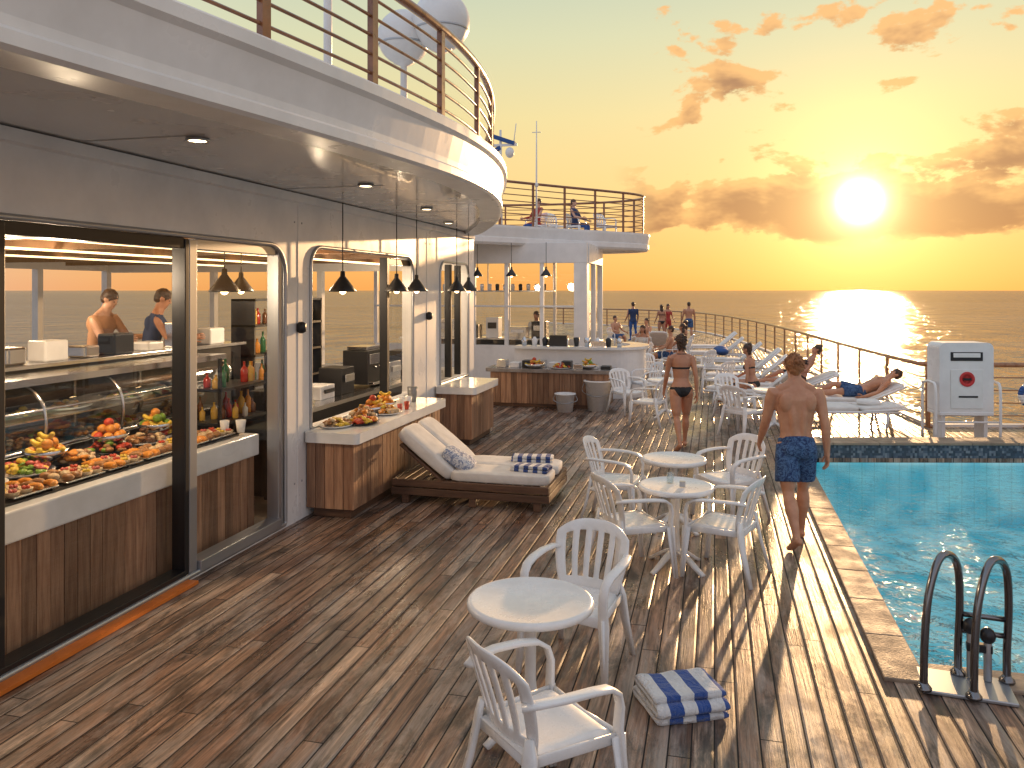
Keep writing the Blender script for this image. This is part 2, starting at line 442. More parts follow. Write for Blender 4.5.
skyc=n.mix(1,base,glow(14,.08,(1,.5,.12)),'ADD')
skyc=n.mix(1,skyc,glow(110,.30,(1,.60,.18)),'ADD')
skyc=n.mix(mask,skyc,ccol)
skyc=n.mix(1,skyc,glow(300,.65,(1,.64,.22)),'ADD')
skyc=n.mix(1,skyc,glow(2000,1.9,(1,.80,.42)),'ADD')
skyc=n.mix(1,skyc,glow(11000,22,(1,.86,.6)),'ADD')
ns=n.n('ShaderNodeTexSky'); ns.sky_type='NISHITA'; ns.sun_disc=False; ns.sun_elevation=SUN_EL; ns.sun_rotation=SUN_AZ
nk=n.n('ShaderNodeVectorMath',operation='SCALE'); n.put(nk.inputs[0],ns.outputs[0]); nk.inputs['Scale'].default_value=.005
skyc=n.mix(1,skyc,nk.outputs[0],'ADD')
n.put(bg.inputs[0],skyc); bg.inputs[1].default_value=1.0

sl=bpy.data.lights.new('sun','SUN'); sl.energy=5; sl.color=(1,.60,.29); sl.angle=math.radians(.6)
so=bpy.data.objects.new('sun',sl); COL.objects.link(so); so.rotation_euler=SUND.to_track_quat('Z','Y').to_euler(); so.location=(0,0,30)

cam=bpy.data.cameras.new('camera'); co=bpy.data.objects.new('camera',cam); COL.objects.link(co)
co.location=(0,0,2.4); co.rotation_euler=(math.radians(90),0,TH); cam.lens=28.125; cam.sensor_width=36; cam.shift_y=-94/1024
cam.clip_start=.05; cam.clip_end=60000; scene.camera=co

# ---------------------------------------------------------------- sea, deck, pool
m=M(); m.add([(22000*math.cos(math.radians(6*k)),22000*math.sin(math.radians(6*k)),-12) for k in range(60)],[tuple(range(60))],0)
m.obj('sea',seamat())
edge=[(3.72,15.35)]+[tuple(p[:2]) for p in catmull([(3.6,15.6,0),(3.1,20.3,0),(2.55,27,0),(1.8,34,0),(.5,42,0),(-1.35,48,0),(-5,53,0),(-12,57,0)],5)]
outline=[(-12,-5),(10,-5),(10,16.9)]+edge
pool=[(1.25,5.6),(9.3,5.4),(9.3,14.05),(1.25,12.1)]
m=plate(outline,[pool],.06,lambda c:(c.x,c.y,c.z-.03))
m.obj('deck',deckmat())
m=M(); m.prism([(x*.998,y) for x,y in outline],-12.5,-.065,0,caps=False); m.obj('ship_hull',HULL)
g=grp('swimming_pool')
m=M()
ps=pool; PB=-.95
for i in range(4):
    a,b=ps[i],ps[(i+1)%4]; m.add([(a[0],a[1],PB),(b[0],b[1],PB),(b[0],b[1],-.062),(a[0],a[1],-.062)],[(0,1,2,3)],0)
m.add([(a[0],a[1],PB) for a in ps],[(0,1,2,3)],0)
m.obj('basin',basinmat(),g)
m=M(); m.add([(a[0],a[1],-.10) for a in ps],[(0,1,2,3)],0); m.obj('water',poolwater(),g)
m=M()
def strip(m,a,b,w,z0,z1,mi=0,off=0):
    a=V(a);b=V(b); t=(b-a).normalized(); nn=V((t.y,-t.x)); 
    p=[a+nn*off,b+nn*off,b+nn*(off+w),a+nn*(off+w)]
    m.prism([(q.x,q.y) for q in p],z0,z1,mi)
k=.66
for i in range(10):
    y0=5.32+i*k
    m.bx(1.01,1.262,y0+.003,y0+k-.003,-.09,.022,0)
for i in range(12):
    x0=1.27+i*k; m.bx(x0+.003,x0+k-.003,5.34,5.60-.02*i,-.09,.021,0)
m.obj('coping',COPE,g,bevel=.008)
m=M(); 
a=V((1.0,12.05)); b=V((9.3,14.05)); t=(b-a).normalized()
L=(b-a).length; rz=math.atan2(t.y,t.x); nn=V((-t.y,t.x))
c=(a+b)/2+nn*.2
m.box((c.x,c.y,.06),(L,.40,.26),0,rz)
for i in range(13):
    q=a+t*(i+.5)*L/13+nn*.2; m.box((q.x,q.y,.205),(L/13-.008,.46,.035),1,rz)
m.obj('raised_ledge',[mosaic(),COPE],g,bevel=.006)
m=M(); 
path=[(10,16.85)]+[(x-.02,y) for x,y in edge]
m.sweep(path[1:],[(-.16,.004),(-.16,.05),(-.02,.05),(-.02,.004)],0,side=-1)
strip(m,path[0],path[1],.14,.004,.05)
m.obj('deck_edge_coaming',WHITE)

# ---------------------------------------------------------------- railings
def railing(name,path,z0,h,sp,cables,mats,rp=.03,rt=.035,parent=None,rc=.008,square=True):
    m=M(); pts=[V((p[0],p[1],z0)) for p in path]
    m.tube([p+V((0,0,h)) for p in pts],rt,0,8)
    for i in range(cables):
        m.tube([p+V((0,0,h*(i+1)/(cables+1))) for p in pts],rc,1,5)
    acc=0
    for i in range(len(pts)-1):
        a,b=pts[i],pts[i+1]; L=(b-a).length; x=acc
        while x<L:
            p=a+(b-a)*(x/L); dd=(b-a).normalized(); rz=math.atan2(dd.y,dd.x)
            m.box((p.x,p.y,z0+h/2),(rp*1.9,rp*1.2,h),0,rz); m.box((p.x,p.y,z0+.012),(.11,.09,.02),0,rz)
            x+=sp
        acc=x-L
    return m.obj(name,mats,parent)
RW=P('weathered_rail',(.27,.12,.055),.35,col2=(.38,.19,.09),vs=7,coat=.3)
inner=[(x-.1,y) for x,y in edge]
railing('deck_railing',inner,.0,1.1,1.9,4,[RW,RW],.038,.042,rc=.013)
railing('deck_railing',[(3.75,15.3),(6.8,15.95),(9.85,16.7),(9.85,5),(9.85,-4)],.0,1.1,1.55,4,[RW,RW],.038,.042,rc=.013)

# ---------------------------------------------------------------- main superstructure
bld=grp('ship_superstructure')
holes=[rrect(.4,.04,7.26,2.85,.28,.03),rrect(7.78,.91,10.78,2.87,.22,.04),rrect(11.95,.91,13.45,2.85,.2,.04)]
m=plate([(-3,0),(13.8,0),(13.8,3.41),(-3,3.41)],holes,.16,lambda c:(-4.28+c.z,c.x,c.y))
m.obj('side_wall',WHITE,bld,bevel=.012)
m=M()
for h in holes:
    m.tube([(-4.195,p[0],p[1]) for p in h],.022,0,8,closed=True)
m.obj('window_trim',GREY,bld)
m=M()
m.sweep([(-4.2,-3),(-4.2,13.7)],[(0,3.30),(.05,3.31),(.06,3.39),(0,3.39)],0,side=1)
for t in (7.52,11.36): m.bx(-4.2,-4.194,t-.006,t+.006,.1,3.28,0)
for t in (7.52,11.36):
    m.lathe((-4.16,t,1.95),[(.02,0),(.05,.02),(.05,.10),(.02,.12)],1,12)
for t in (7.45,7.6,11.3,11.5): 
    for z in (.4,3.1): m.ell((-4.199,t,z),(.006,.012,.012),2,8,5)
m.obj('wall_cornice',[WHITE,DARK,GREY],bld)
m=M()
for (t,wd,mi) in ((3.93,.10,1),(5.72,.05,1),(5.80,.10,0),(7.17,.06,0)):
    m.bx(-4.33,-4.20,t-wd/2,t+wd/2,.06,2.82,mi)
m.bx(-4.32,-4.21,.45,5.7,2.74,2.83,1); m.bx(-4.32,-4.21,5.86,7.1,2.74,2.83,0)
m.bx(-4.34,-4.195,.45,5.7,.035,.10,1); m.bx(-4.32,-4.17,5.86,7.15,.035,.13,0)
m.bx(-4.31,-4.2,9.86,9.94,.96,2.83,1); m.bx(-4.30,-4.22,9.95,10.75,2.74,2.82,1)
m.bx(-4.31,-4.2,12.5,12.56,.96,2.82,1); m.bx(-4.31,-4.2,13.0,13.05,.96,2.82,1)
m.obj('window_frames',[GREY,DARK],bld,bevel=.006)
m=M()
m.pane(-4.268,.5,3.88,.1,2.74,0); m.pane(-4.268,3.98,5.69,.1,2.74,0); m.pane(-4.248,5.85,7.13,.13,2.74,0)
m.pane(-4.258,9.94,10.76,.96,2.74,0); m.pane(-4.258,12.0,12.5,.96,2.8,0); m.pane(-4.258,12.56,13.0,.96,2.8,0)
m.obj('window_panes',GLASS,bld)
m=M(); m.bx(-4.19,-4.08,.5,5.70,.004,.03,0); m.obj('painted_glow_strip',ORANGE,bld)  # orange strip painted in place of the glow along the track
# inside shell
m=M()
m.bx(-12,-4.37,-3,13.8,.006,.03,0)
m.bx(-9.4,-6.0,4,12.5,.03,.68,0)
m.bx(-12,-4.37,-3,13.8,2.96,3.38,1)
for k in range(9): m.bx(-11.9,-4.4,-1+k*1.7,-.9+k*1.7,2.86,2.959,1)
m.bx(-12,-11.9,-3,13.8,.03,1.05,2); m.bx(-12,-11.9,-3,13.8,2.78,2.96,2)
for t in (-3,-.5,2,4.5,7,9.5,12,13.7): m.bx(-12.01,-11.88,t-.06,t+.06,1.05,2.78,2)
m.bx(-12,-4.37,-3.0,-2.9,.03,2.96,2)
m.bx(-12,-9.5,13.7,13.8,.03,1.0,2); m.bx(-9.5,-4.37,13.7,13.8,.03,1.0,2);m.bx(-12,-4.37,13.7,13.8,2.75,2.96,2)
for x in (-12,-9.5,-7.2): m.bx(x-.05,x+.05,13.69,13.81,1.0,2.75,2)
m.obj('interior_shell',[FLOOR,CEIL,WHITE],bld)
m=M()
for s_ in (-5.6,-7.2,-8.8): m.bx(s_-.05,s_+.05,1,13,2.835,2.855,0)
m.obj('ceiling_light_strips',P('lit_strip',(1,.8,.5),.5,emis=(1,.66,.32),es=3.5),bld)
# roof overhang
rimc=[(-3.5,-5,0),(-3.25,-2,0),(-3.0,.5,0),(-2.74,2.7,0),(-2.50,4.0,0),(-2.28,5.4,0),(-2.16,6.9,0),(-2.30,8.4,0),(-2.76,10.2,0),(-3.4,12.0,0),(-4.3,13.8,0),(-6,15.2,0),(-9,16,0)]
rim=[(p.x,p.y) for p in catmull(rimc,6)]
m=M()
m.prism(rim+[(-12.5,16),(-12.5,-5)],3.42,3.76,0)
m.sweep(rim,[(-.25,3.36),(.0,3.36),(.03,3.38),(.03,3.44),(-.01,3.47),(.05,3.70),(.085,3.73),(.085,3.80),(.06,3.82),(-.2,3.82),(-.2,3.70),(-.25,3.45)],0,side=1)
m.obj('upper_deck_fascia',WHITE,bld)
m=M()
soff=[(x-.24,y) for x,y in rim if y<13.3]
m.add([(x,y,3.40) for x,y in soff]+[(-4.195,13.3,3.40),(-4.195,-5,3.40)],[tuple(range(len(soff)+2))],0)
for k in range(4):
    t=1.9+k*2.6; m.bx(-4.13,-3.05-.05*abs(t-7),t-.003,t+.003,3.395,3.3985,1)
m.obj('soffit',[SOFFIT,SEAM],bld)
m=M()
for (s_,t) in ((-3.3,4.6),(-3.2,7.0),(-3.4,9.2),(-3.8,11.2),(-3.1,2.2)):
    m.lathe((s_,t,3.383),[(.06,0),(.06,.015)],0,20); m.lathe((s_,t,3.378),[(.075,.021),(.078,0),(.06,0),(.058,.015)],1,20)
m.obj('downlights',[LAMPW,GREY],bld)
rr=[(x-.10*(1 if y<12 else .7),y) for x,y in rim if y>-2]
railing('upper_deck_railing',rr,3.82,.82,1.16,5,[TEAKR,TEAKR],.038,.038,rc=.013)

# counters outside
def counter(name,s0,s1,t0,t1,htop):
    g=grp(name); m=M()
    m.bx(s0+.06,s1-.04,t0+.05,t1-.05,.004,.10,1)
    m.bx(s0+.02,s1-.012,t0+.02,t1-.02,.10,htop-.02,1)
    k=int((t1-t0)/.105); wd=(t1-t0)/k
    for i in range(k): m.bx(s1-.012,s1+.006*random.random()+.008,t0+i*wd+.003,t0+(i+1)*wd-.003,.10,htop-.01,0)
    k=max(2,int((s1-s0)/.105)); wd=(s1-s0)/k
    for yy,sg in((t0,-1),(t1,1)):
        for i in range(k): m.bx(s0+i*wd+.003,s0+(i+1)*wd-.003,yy-(.02 if sg>0 else .0),yy+(.02 if sg<0 else 0.0),.10,htop-.01,0)
    m.obj('body',[PANEL,DKWOOD],g,bevel=.003)
    m=M(); 
    m.prism(rrect(s0,t0-.07,s1+.09,t1+.05,.06,.06) ,htop,htop+.11,0)
    m.obj('counter_top',MARBLE,g,bevel=.012)
    return g
counter('serving_counter',-4.19,-3.66,7.68,10.4,.80)
counter('serving_counter',-4.19,-3.62,11.75,13.0,.80)

# buffet inside
g=grp('buffet_counter'); m=M()
for i in range(55): m.bx(-4.47,-4.45+.004*random.random(),.5+i*.12+.003,.5+(i+1)*.12-.003,.03,.76,0)
m.bx(-5.4,-4.472,.5,7.1,.03,.76,1); m.obj('body',[PANEL,DKWOOD],g)
m=M(); m.bx(-5.42,-4.40,.45,7.12,.76,.97,0); m.obj('counter_top',MARBLE,g,bevel=.015)
m=M(); m.bx(-5.36,-4.52,.9,6.95,.97,.985,0)
for i in range(9): m.bx(-5.36,-4.52,.9+i*.756-.01,.9+i*.756+.01,.985,1.0,0)
m.obj('steel_inset',DARK,g)
g=grp('display_cabinet'); m=M()
m.bx(-6.0,-5.45,4.6,8.2,.03,1.06,0)
m.bx(-5.98,-5.5,4.6,8.2,1.60,1.66,1)
for t in (4.6,5.5,6.4,7.3,8.2):
    m.box((-5.95,t,1.34),(.03,.03,.56),1); m.tube(catmull([(-5.42,t,1.08),(-5.39,t,1.32),(-5.48,t,1.52),(-5.72,t,1.64)],4),.016,1,6)
m.tube([(-5.42,4.6,1.08),(-5.42,8.2,1.08)],.022,1,8); m.tube([(-5.42,4.6,1.40),(-5.42,8.2,1.40)],.014,1,8)
m.bx(-5.9,-5.5,4.65,8.15,1.30,1.315,1)
m.obj('frame',[DARK,STEEL],g)
m=M(); pr=catmull([(-5.42,0,1.09),(-5.39,0,1.32),(-5.48,0,1.52),(-5.72,0,1.64)],4)
m.rings([[V((p.x,4.62,p.z)),V((p.x,8.18,p.z))] for p in pr],0,True,False,False); m.obj('curved_glass',CLGLASS,g)
g=grp('galley_shelf'); m=M()
m.bx(-6.35,-6.02,4.8,9.3,.68,1.68,0); m.bx(-6.4,-6.0,4.7,9.4,1.68,1.72,1)
m.obj('body',[DARK,STEEL],g,bevel=.005)
m=M()
for (t,sx,h,mi) in ((5.1,.3,.2,1),(5.9,.2,.16,0),(6.35,.28,.2,1),(6.8,.2,.12,0),(7.25,.3,.22,2),(7.75,.25,.1,1),(8.3,.3,.3,0),(8.9,.3,.2,1)):
    m.box((-6.2,t,1.72+h/2),(.22,sx,h),mi)
m.obj('boxes',[STEEL,WHITE,DARK],g,bevel=.02)
def bottle(m,p,h,r,mi): m.lathe(p,[(r*.9,0),(r,.01),(r,h*.6),(r*.75,h*.68),(r*.32,h*.78),(r*.32,h*.97),(r*.36,h*.975),(r*.36,h)],mi,10)
BT=[P('bottle_'+str(i),c,.15) for i,c in enumerate([(.12,.04,.01),(.02,.12,.04),(.5,.3,.05),(.4,.03,.02),(.6,.6,.58),(.55,.22,.03)])]
g=grp('bottle_shelf'); m=M()
for z in (.70,1.1,1.5,1.9,2.25): m.bx(-6.3,-5.95,9.5,11.4,z,z+.03,0)
for t in (9.5,10.45,11.37): m.bx(-6.3,-5.95,t,t+.03,.68,2.28,0)
m.obj('frame',[DARK],g)
m=M()
for z in (.73,1.13,1.53,1.93):
    t=9.6
    while t<11.3:
        bottle(m,(-6.05-.1*random.random(),t,z),.2+.1*random.random(),.035+.01*random.random(),random.randrange(6)); t+=.1+.06*random.random()
m.obj('bottles',BT,g)
g=grp('condiment_rack'); m=M()
for z in (1.0,1.35): m.bx(-5.35,-4.9,7.2,8.1,z,z+.03,0)
for t in (7.2,8.07):
    for s_ in (-5.35,-4.93): m.bx(s_,s_+.03,t,t+.03,.03,1.7,0)
m.obj('frame',[DARK],g)
m=M()
for z in (1.03,1.38):
    for k in range(14): bottle(m,(-5.3+.35*random.random(),7.28+k*.056,z),.14+.12*random.random(),.03+.012*random.random(),random.randrange(6))
m.obj('bottles',BT,g)
g=grp('coffee_machine'); m=M()
def appliance(m,s_,t,z,w,d_,h):
    m.box((s_,t,z+h/2),(d_,w,h),0); m.box((s_+d_/2+.012,t,z+h*.75),(.03,w*.9,h*.3),1)
    for k in (-.25,0,.25): m.tube([(s_+d_/2+.02,t+k*w,z+h*.55),(s_+d_/2+.08,t+k*w,z+h*.5)],.012,1,6)
    m.box((s_+d_/2+.03,t,z+.02),(.12,w*.9,.04),1); m.box((s_,t,z+h+.03),(d_*.8,w*.8,.05),1)
appliance(m,-5.15,11.2,1.0,.6,.4,.5); appliance(m,-5.15,8.95,.97,.5,.35,.42); m.obj('body',[BLACK,STEEL],g,bevel=.015)
g=grp('galley_counter'); m=M()
m.bx(-5.5,-4.75,8.2,13.5,.03,.92,0); m.bx(-5.55,-4.7,8.15,13.55,.92,.97,1)
m.obj('body',[DARK,STEEL],g)
m=M()
for (t,h,w_,mi) in ((8.45,.25,.3,0),(9.6,.18,.4,2),(10.2,.36,.4,0),(11.9,.3,.45,1),(12.6,.42,.4,0),(13.1,.2,.3,2)):
    m.box((-5.1,t,.97+h/2),(.35,w_,h),mi); m.box((-4.9,t,.97+h*.6),(.02,w_*.7,h*.3),(mi+1)%3)
m.obj('equipment',[BLACK,STEEL,WHITE],g,bevel=.02)

# food
FC=[P('food_'+str(i),c,.45,col2=tuple(x*.6 for x in c),vs=30,bump=.3,bs=80) for i,c in enumerate([(.80,.30,.03),(.6,.06,.02),(.20,.34,.03),(.85,.58,.06),(.42,.19,.06),(.80,.58,.32),(.68,.14,.1),(.15,.06,.03)])]
def platter(p,a,b,pal,nn,name='food_platter',hh=.05,sz=.035):
    m=M(); g=grp(name,(p[0],p[1],p[2]))
    m.lathe((0,0,0),[(min(a,b)*.5,0),(min(a,b)*.96,.008),(min(a,b)*1.08,.022),(min(a,b)*1.08,.027),(min(a,b)*.9,.014),(.001,.012)],0,28)
    for v in range(len(m.v)):
        x,y,z=m.v[v]; m.v[v]=(x*a/min(a,b),y*b/min(a,b),z)
    m.obj('plate',[MARBLE if random.random()<.6 else DARK],g)
    m=M()
    for i in range(nn):
        r=math.sqrt(random.random())*.85; th=random.random()*6.28
        q=sz*(.5+.6*random.random()); sec=int((th/6.28)*len(pal)*2)%len(pal) if random.random()<.8 else random.randrange(len(pal))
        R=Matrix.Rotation(random.random()*3,3,'Z')@Matrix.Rotation(random.random()-.5,3,'X')
        m.ell((r*a*math.cos(th),r*b*math.sin(th),.02+hh*(1-r)*random.random()+q*.3),(q,q*random.uniform(.5,1),q*random.uniform(.35,.7)),pal[sec],8,5,R,nz=q*.25,ns=20,seed=i)
    m.obj('food',FC,g)
def pastry_tray(p,a,b,kinds,name='pastry_tray'):
    m=M(); g=grp(name,p)
    m.bx(-a,a,-b,b,.0,.012,0); m.obj('tray',STEEL,g,bevel=.004)
    m=M(); 
    for r_ in range(4):
        for c_ in range(3):
            cx=-a*.66+c_*a*.66+random.uniform(-.012,.012); cy=-b*.74+r_*b*.49+random.uniform(-.012,.012)
            kd=kinds[(r_//2)%len(kinds)]; an=random.uniform(-.4,.4)
            if kd==0:   # croissant
                pts=[(cx+.055*math.cos(an+q)*1.0,cy+.045*math.sin(an+q)-.02,.028) for q in (0,.6,1.2,1.9,2.5,3.14)]
                m.tube(pts,[.008,.020,.027,.027,.020,.008],4 if c_%2 else 0,8)
            elif kd==1: # tart with fruit
                m.lathe((cx,cy,.012),[(.035,0),(.047,.028),(.040,.028),(.02,.022)],5,14)
                for q in range(4): m.ell((cx+.018*math.cos(q*1.6),cy+.018*math.sin(q*1.6),.045),(.015,.015,.012),(1,3,6)[(c_+r_)%3],8,5)
            else:       # bread roll
                m.ell((cx,cy,.034),(.048,.034,.027),5 if c_%2 else 4,12,7,R=Matrix.Rotation(an,3,'Z'),nz=.006,ns=20,seed=c_+r_)
    m.obj('pastries',FC,g)
def fruit_bowl(p,a,kinds,name='fruit_bowl'):
    m=M(); g=grp(name,p)
    m.lathe((0,0,0),[(a*.4,0),(a*.8,.03),(a*1.05,.09),(a*1.02,.09),(a*.76,.04),(.001,.02)],0,24); m.obj('bowl',STEEL,g)
    m=M(); i=0
    for lv,(cnt,rr_,z) in enumerate(((7,.62,.075),(4,.33,.135),(1,0,.185))):
        for k in range(cnt):
            th=k*6.28/cnt+lv; kd=kinds[i%len(kinds)]; i+=1
            c=(rr_*a*math.cos(th),rr_*a*math.sin(th),z)
            if kd==3:
                pts=catmull([(c[0]-.07,c[1],c[2]+.03),(c[0]-.03,c[1]+.01,c[2]),(c[0]+.03,c[1]+.01,c[2]),(c[0]+.075,c[1],c[2]+.035)],4)
                m.tube(pts,[.007]+[.019]*(len(pts)-2)+[.007],3,8)
            else: m.ell(c,(.042,.042,.040),kd,12,9)
    m.obj('fruit',FC,g)
pals=[[0,1,3],[5,4,0],[4,5,3],[1,2,4],[3,0,5],[5,4,7],[6,3,2]]
i=0
for t in (4.1,4.55,5.0,5.42,5.85,6.3,6.72):
    for s_ in (-4.68,-5.08):
        i+=1
        if s_>-5: pastry_tray((s_,t,1.0),.15,.19,[[0,2],[1,0],[2,1],[0,1]][i//2%4])
        else: platter((s_+random.uniform(-.02,.02),t+random.uniform(-.03,.03),1.0),.19,.21,pals[i%7],64,hh=.10,sz=.04)
for (s_,t,kd) in ((-5.1,5.2,[3,0,3]),(-5.12,5.9,[0,0,1]),(-5.12,6.5,[3,2,0])): fruit_bowl((s_,t,1.06),.16,kd)
platter((-4.75,3.5,1.0),.2,.22,pals[0],50); platter((-4.75,3.0,1.0),.2,.22,pals[3],50)
for (s_,t,k,hh) in ((-3.80,8.25,0,.06),(-3.98,8.62,1,.14),(-3.82,8.98,4,.1),(-4.0,8.0,2,.1)):
    platter((s_,t,.91),.16,.2,pals[k],60,hh=hh,sz=.04)
fruit_bowl((-4.0,8.95,.91),.15,[0,3,1]); fruit_bowl((-4.0,9.32,.91),.14,[0,0,3])
for t in (4.9,5.3,5.7,6.2,6.7,7.2,7.7): pastry_tray((-5.72,t,1.062),.14,.18,[[0,2],[2,1]][int(t*2)%2])
for t in (5.0,5.6,6.1,6.8,7.5): platter((-5.72,t,1.316),.15,.2,pals[int(t*3)%7],26)
def cup(p,r,h,mat,name='cup'):
    m=M(); m.lathe(p,[(r*.7,0),(r,h),(r*.93,h),(r*.64,.01)],0,18); m.obj(name,mat)
for (s_,t,z,r,h,mt) in ((-4.52,6.98,1.0,.05,.12,FABW),(-4.62,6.86,1.0,.045,.13,FABW),(-3.8,9.6,.91,.05,.13,MARBLE),(-3.95,9.75,.91,.04,.1,FABW),(-3.72,9.35,.91,.035,.1,FC[1]),(-3.9,10.0,.91,.07,.2,P('jar',(.2,.2,.2),.1)),(-3.75,9.2,.91,.035,.09,FC[6])):
    cup((s_,t,z),r,h,mt)

# pendants
def pendant(s_,t,z,r=.15,top=2.95):
    g=grp('pendant_lamp',(s_,t,z)); m=M()
    m.lathe((0,0,0),[(r,0),(r*1.02,.012),(r*.72,.07),(r*.38,.14),(r*.2,.175),(r*.17,.23),(r*.1,.235),(r*.1,.2),(r*.3,.13),(r*.65,.06),(r*.95,.004)],0,24)
    m.tube([(0,0,.23),(0,0,top-z)],.007,0,6); m.ell((0,0,.012),(.04,.04,.04),1,10,8)
    m.obj('shade',[BLACK,BULB],g)
for (s_,t) in ((-4.75,7.05),(-4.05,8.25),(-4.6,8.15),(-4.02,9.75),(-4.05,10.55),(-4.0,12.2),(-4.02,12.9),(-5.5,8.5)):
    pendant(s_,t,2.38,.15,3.39 if s_>-4.1 else 2.96)
def plight(loc,e,r=.1,col=(1,.76,.50)):
    l=bpy.data.lights.new('interior_lamp','POINT'); l.energy=e; l.color=col; l.shadow_soft_size=r
    o=bpy.data.objects.new('interior_lamp',l); COL.objects.link(o); o.location=loc
plight((-4.95,5.2,2.5),105,.15); plight((-5.0,9.2,2.5),90,.15); plight((-7.4,7.0,2.5),75,.15); plight((-5.0,12.3,2.5),60,.15)

# ---------------------------------------------------------------- bar & second pavilion
g=grp('bar_counter'); m=M()
for i in range(22):
    x0=-4.5+i*.112; m.bx(x0+.003,x0+.109,15.95-.006*random.random(),15.97,.08,.72,0)
m.bx(-4.5,-2.04,15.97,16.6,.08,.72,1); m.bx(-4.45,-2.1,16.0,16.5,.004,.08,1)
m.obj('body',[PANEL,DKWOOD],g)
m=M(); m.prism(rrect(-4.6,15.88,-1.95,16.7,.08),.72,.79,0); m.obj('counter_top',[P('bar_top',(.34,.30,.27),.2,col2=(.22,.19,.17))],g,bevel=.01)
m=M()
for i in range(9):
    x=-4.3+i*.27; h=random.uniform(.05,.16); m.box((x,16.25+random.uniform(-.1,.1),.79+h/2),(.2,.25,h),i%3)
m.obj('bar_trays',[STEEL,WHITE,BLACK],g,bevel=.01)
fruit_bowl((-3.6,16.1,.79),.2,[0,3,1]); fruit_bowl((-2.5,16.2,.79),.2,[0,2,3])
platter((-3.05,16.15,.79),.2,.2,pals[0],50,hh=.12)
g=grp('white_bar'); 
arc=[(-4.4,17.6),(-3.2,17.55),(-2.2,17.6),(-1.75,17.85),(-1.55,18.3),(-1.6,19.0),(-2.0,19.6)]
arc=[(p.x,p.y) for p in catmull([(a,b,0) for a,b in arc],6)]
m=M(); m.sweep(arc,[(0,.004),(0,1.08),(-.12,1.08),(-.12,.004)],0,side=1); m.sweep(arc,[(.08,1.08),(.08,1.14),(-.35,1.14),(-.35,1.08)],1,side=1); m.sweep(arc,[(.02,.4),(.02,.46),(0,.46),(0,.4)],1,side=1)
m.obj('curved_front',[WHITE,MARBLE],g)
m=M()
for i in range(10):
    x=-4.2+i*.24; m.lathe((x,17.75,1.14),[(.05,0),(.07,.10+.1*random.random()),(.02,.2)],i%3,10)
m.box((-3.4,17.8,1.26),(.4,.3,.24),2); m.box((-2.5,17.8,1.20),(.3,.3,.12),0)
m.obj('glassware',[STEEL,WHITE,BLACK],g)

pv=grp('bar_pavilion')
m=M()
F0=20.3
m.bx(-9,-3.16,F0,F0+.15,.004,.95,0); m.bx(-9,-3.16,F0,F0+.15,3.1,3.62,0)
for x in (-9,-7.6,-6.2,-5.3,-4.35): m.bx(x-.05,x+.05,F0+.02,F0+.13,.95,3.1,0)
m.bx(-3.5,-3.16,F0,F0+.4,.95,3.1,0)
m.bx(-3.31,-3.16,F0+.4,F0+3,.004,.95,0); m.bx(-3.31,-3.16,F0+.4,F0+3,3.1,3.62,0); m.bx(-3.3,-3.17,F0+1.6,F0+1.7,.95,3.1,0); m.bx(-3.31,-3.16,F0+2.9,F0+3.0,.95,3.1,0)
m.bx(-9,-3.2,F0+.16,F0+3,.004,.05,0); m.bx(-9,-3.32,F0+.16,F0+3,3.3,3.4,0)
m.bx(-9,-3.16,F0+3,F0+3.1,.004,.95,0)
for x in (-8,-6,-4.6): m.bx(x-.04,x+.04,F0+3,F0+3.1,.95,3.3,0)
m.bx(-9,-3.5,F0-.02,F0-.002,1.95,2.0,0)
m.obj('walls',[WHITE],pv,bevel=.01)
m=M(); m.paney(F0+.07,-8.9,-3.5,.95,3.1,0); m.pane(-3.236,F0+.4,F0+2.9,.95,3.1,0); m.obj('panes',GLASS,pv)
m=M()
m.bx(-8.5,-4,F0+.7,F0+1.3,.05,1.05,0); m.bx(-8.55,-3.95,F0+.65,F0+1.35,1.05,1.1,1)
for k,(x,h,w_,mi) in enumerate(((-7.2,.5,.5,1),(-6.5,.35,.4,0),(-5.9,.55,.35,2),(-5.2,.3,.5,1),(-4.6,.45,.4,0))):
    m.box((x,F0+1.0,1.1+h/2),(w_,.4,h),mi); m.box((x,F0+.79,1.1+h*.6),(w_*.7,.02,h*.3),(mi+1)%3)
m.bx(-8,-4.2,F0+.9,F0+1.2,2.35,2.39,1)
for x in (-8,-6.1,-4.25): m.bx(x,x+.03,F0+1.03,F0+1.06,2.39,3.3,1)
for k in range(16): m.lathe((-7.8+k*.22,F0+1.05,2.39),[(.05,0),(.06,.1+.08*random.random()),(.03,.18)],k%3,8)
m.obj('kitchen_line',[DARK,STEEL,WHITE],pv,bevel=.006)
for x in (-5.9,-5.0,-4.1): pendant(x,F0-.6,2.75,.14,3.6)
pc=[(-3,18.6),(-1.6,19.4),(-.18,20.5),(1.4,21.7),(2.8,22.7),(3.75,23.5),(4.1,24.3),(3.8,25.2),(2.5,26),(0,26.6),(-5,26.4)]
plat=[(p.x,p.y) for p in catmull([(*cw(a,b),0) for a,b in pc],6)]
m=M(); m.prism(plat+[(-13,24),(-13,17.5)],3.62,3.98,0)
m.sweep(plat,[(-.2,3.56),(0,3.56),(.05,3.62),(.05,3.74),(.03,3.76),(.08,4.0),(.08,4.06),(-.2,4.06)],0,side=1)
m.obj('upper_platform',WHITE,pv)
plr=[]
for i in range(len(plat)):
    a=V(plat[max(i-1,0)]);b=V(plat[min(i+1,len(plat)-1)]);t=(b-a).normalized(); plr.append((plat[i][0]-t.y*.1,plat[i][1]+t.x*.1))
railing('upper_platform_railing',plr,4.06,1.15,1.1,6,[TEAKR,TEAKR],.03,.036,rc=.014)
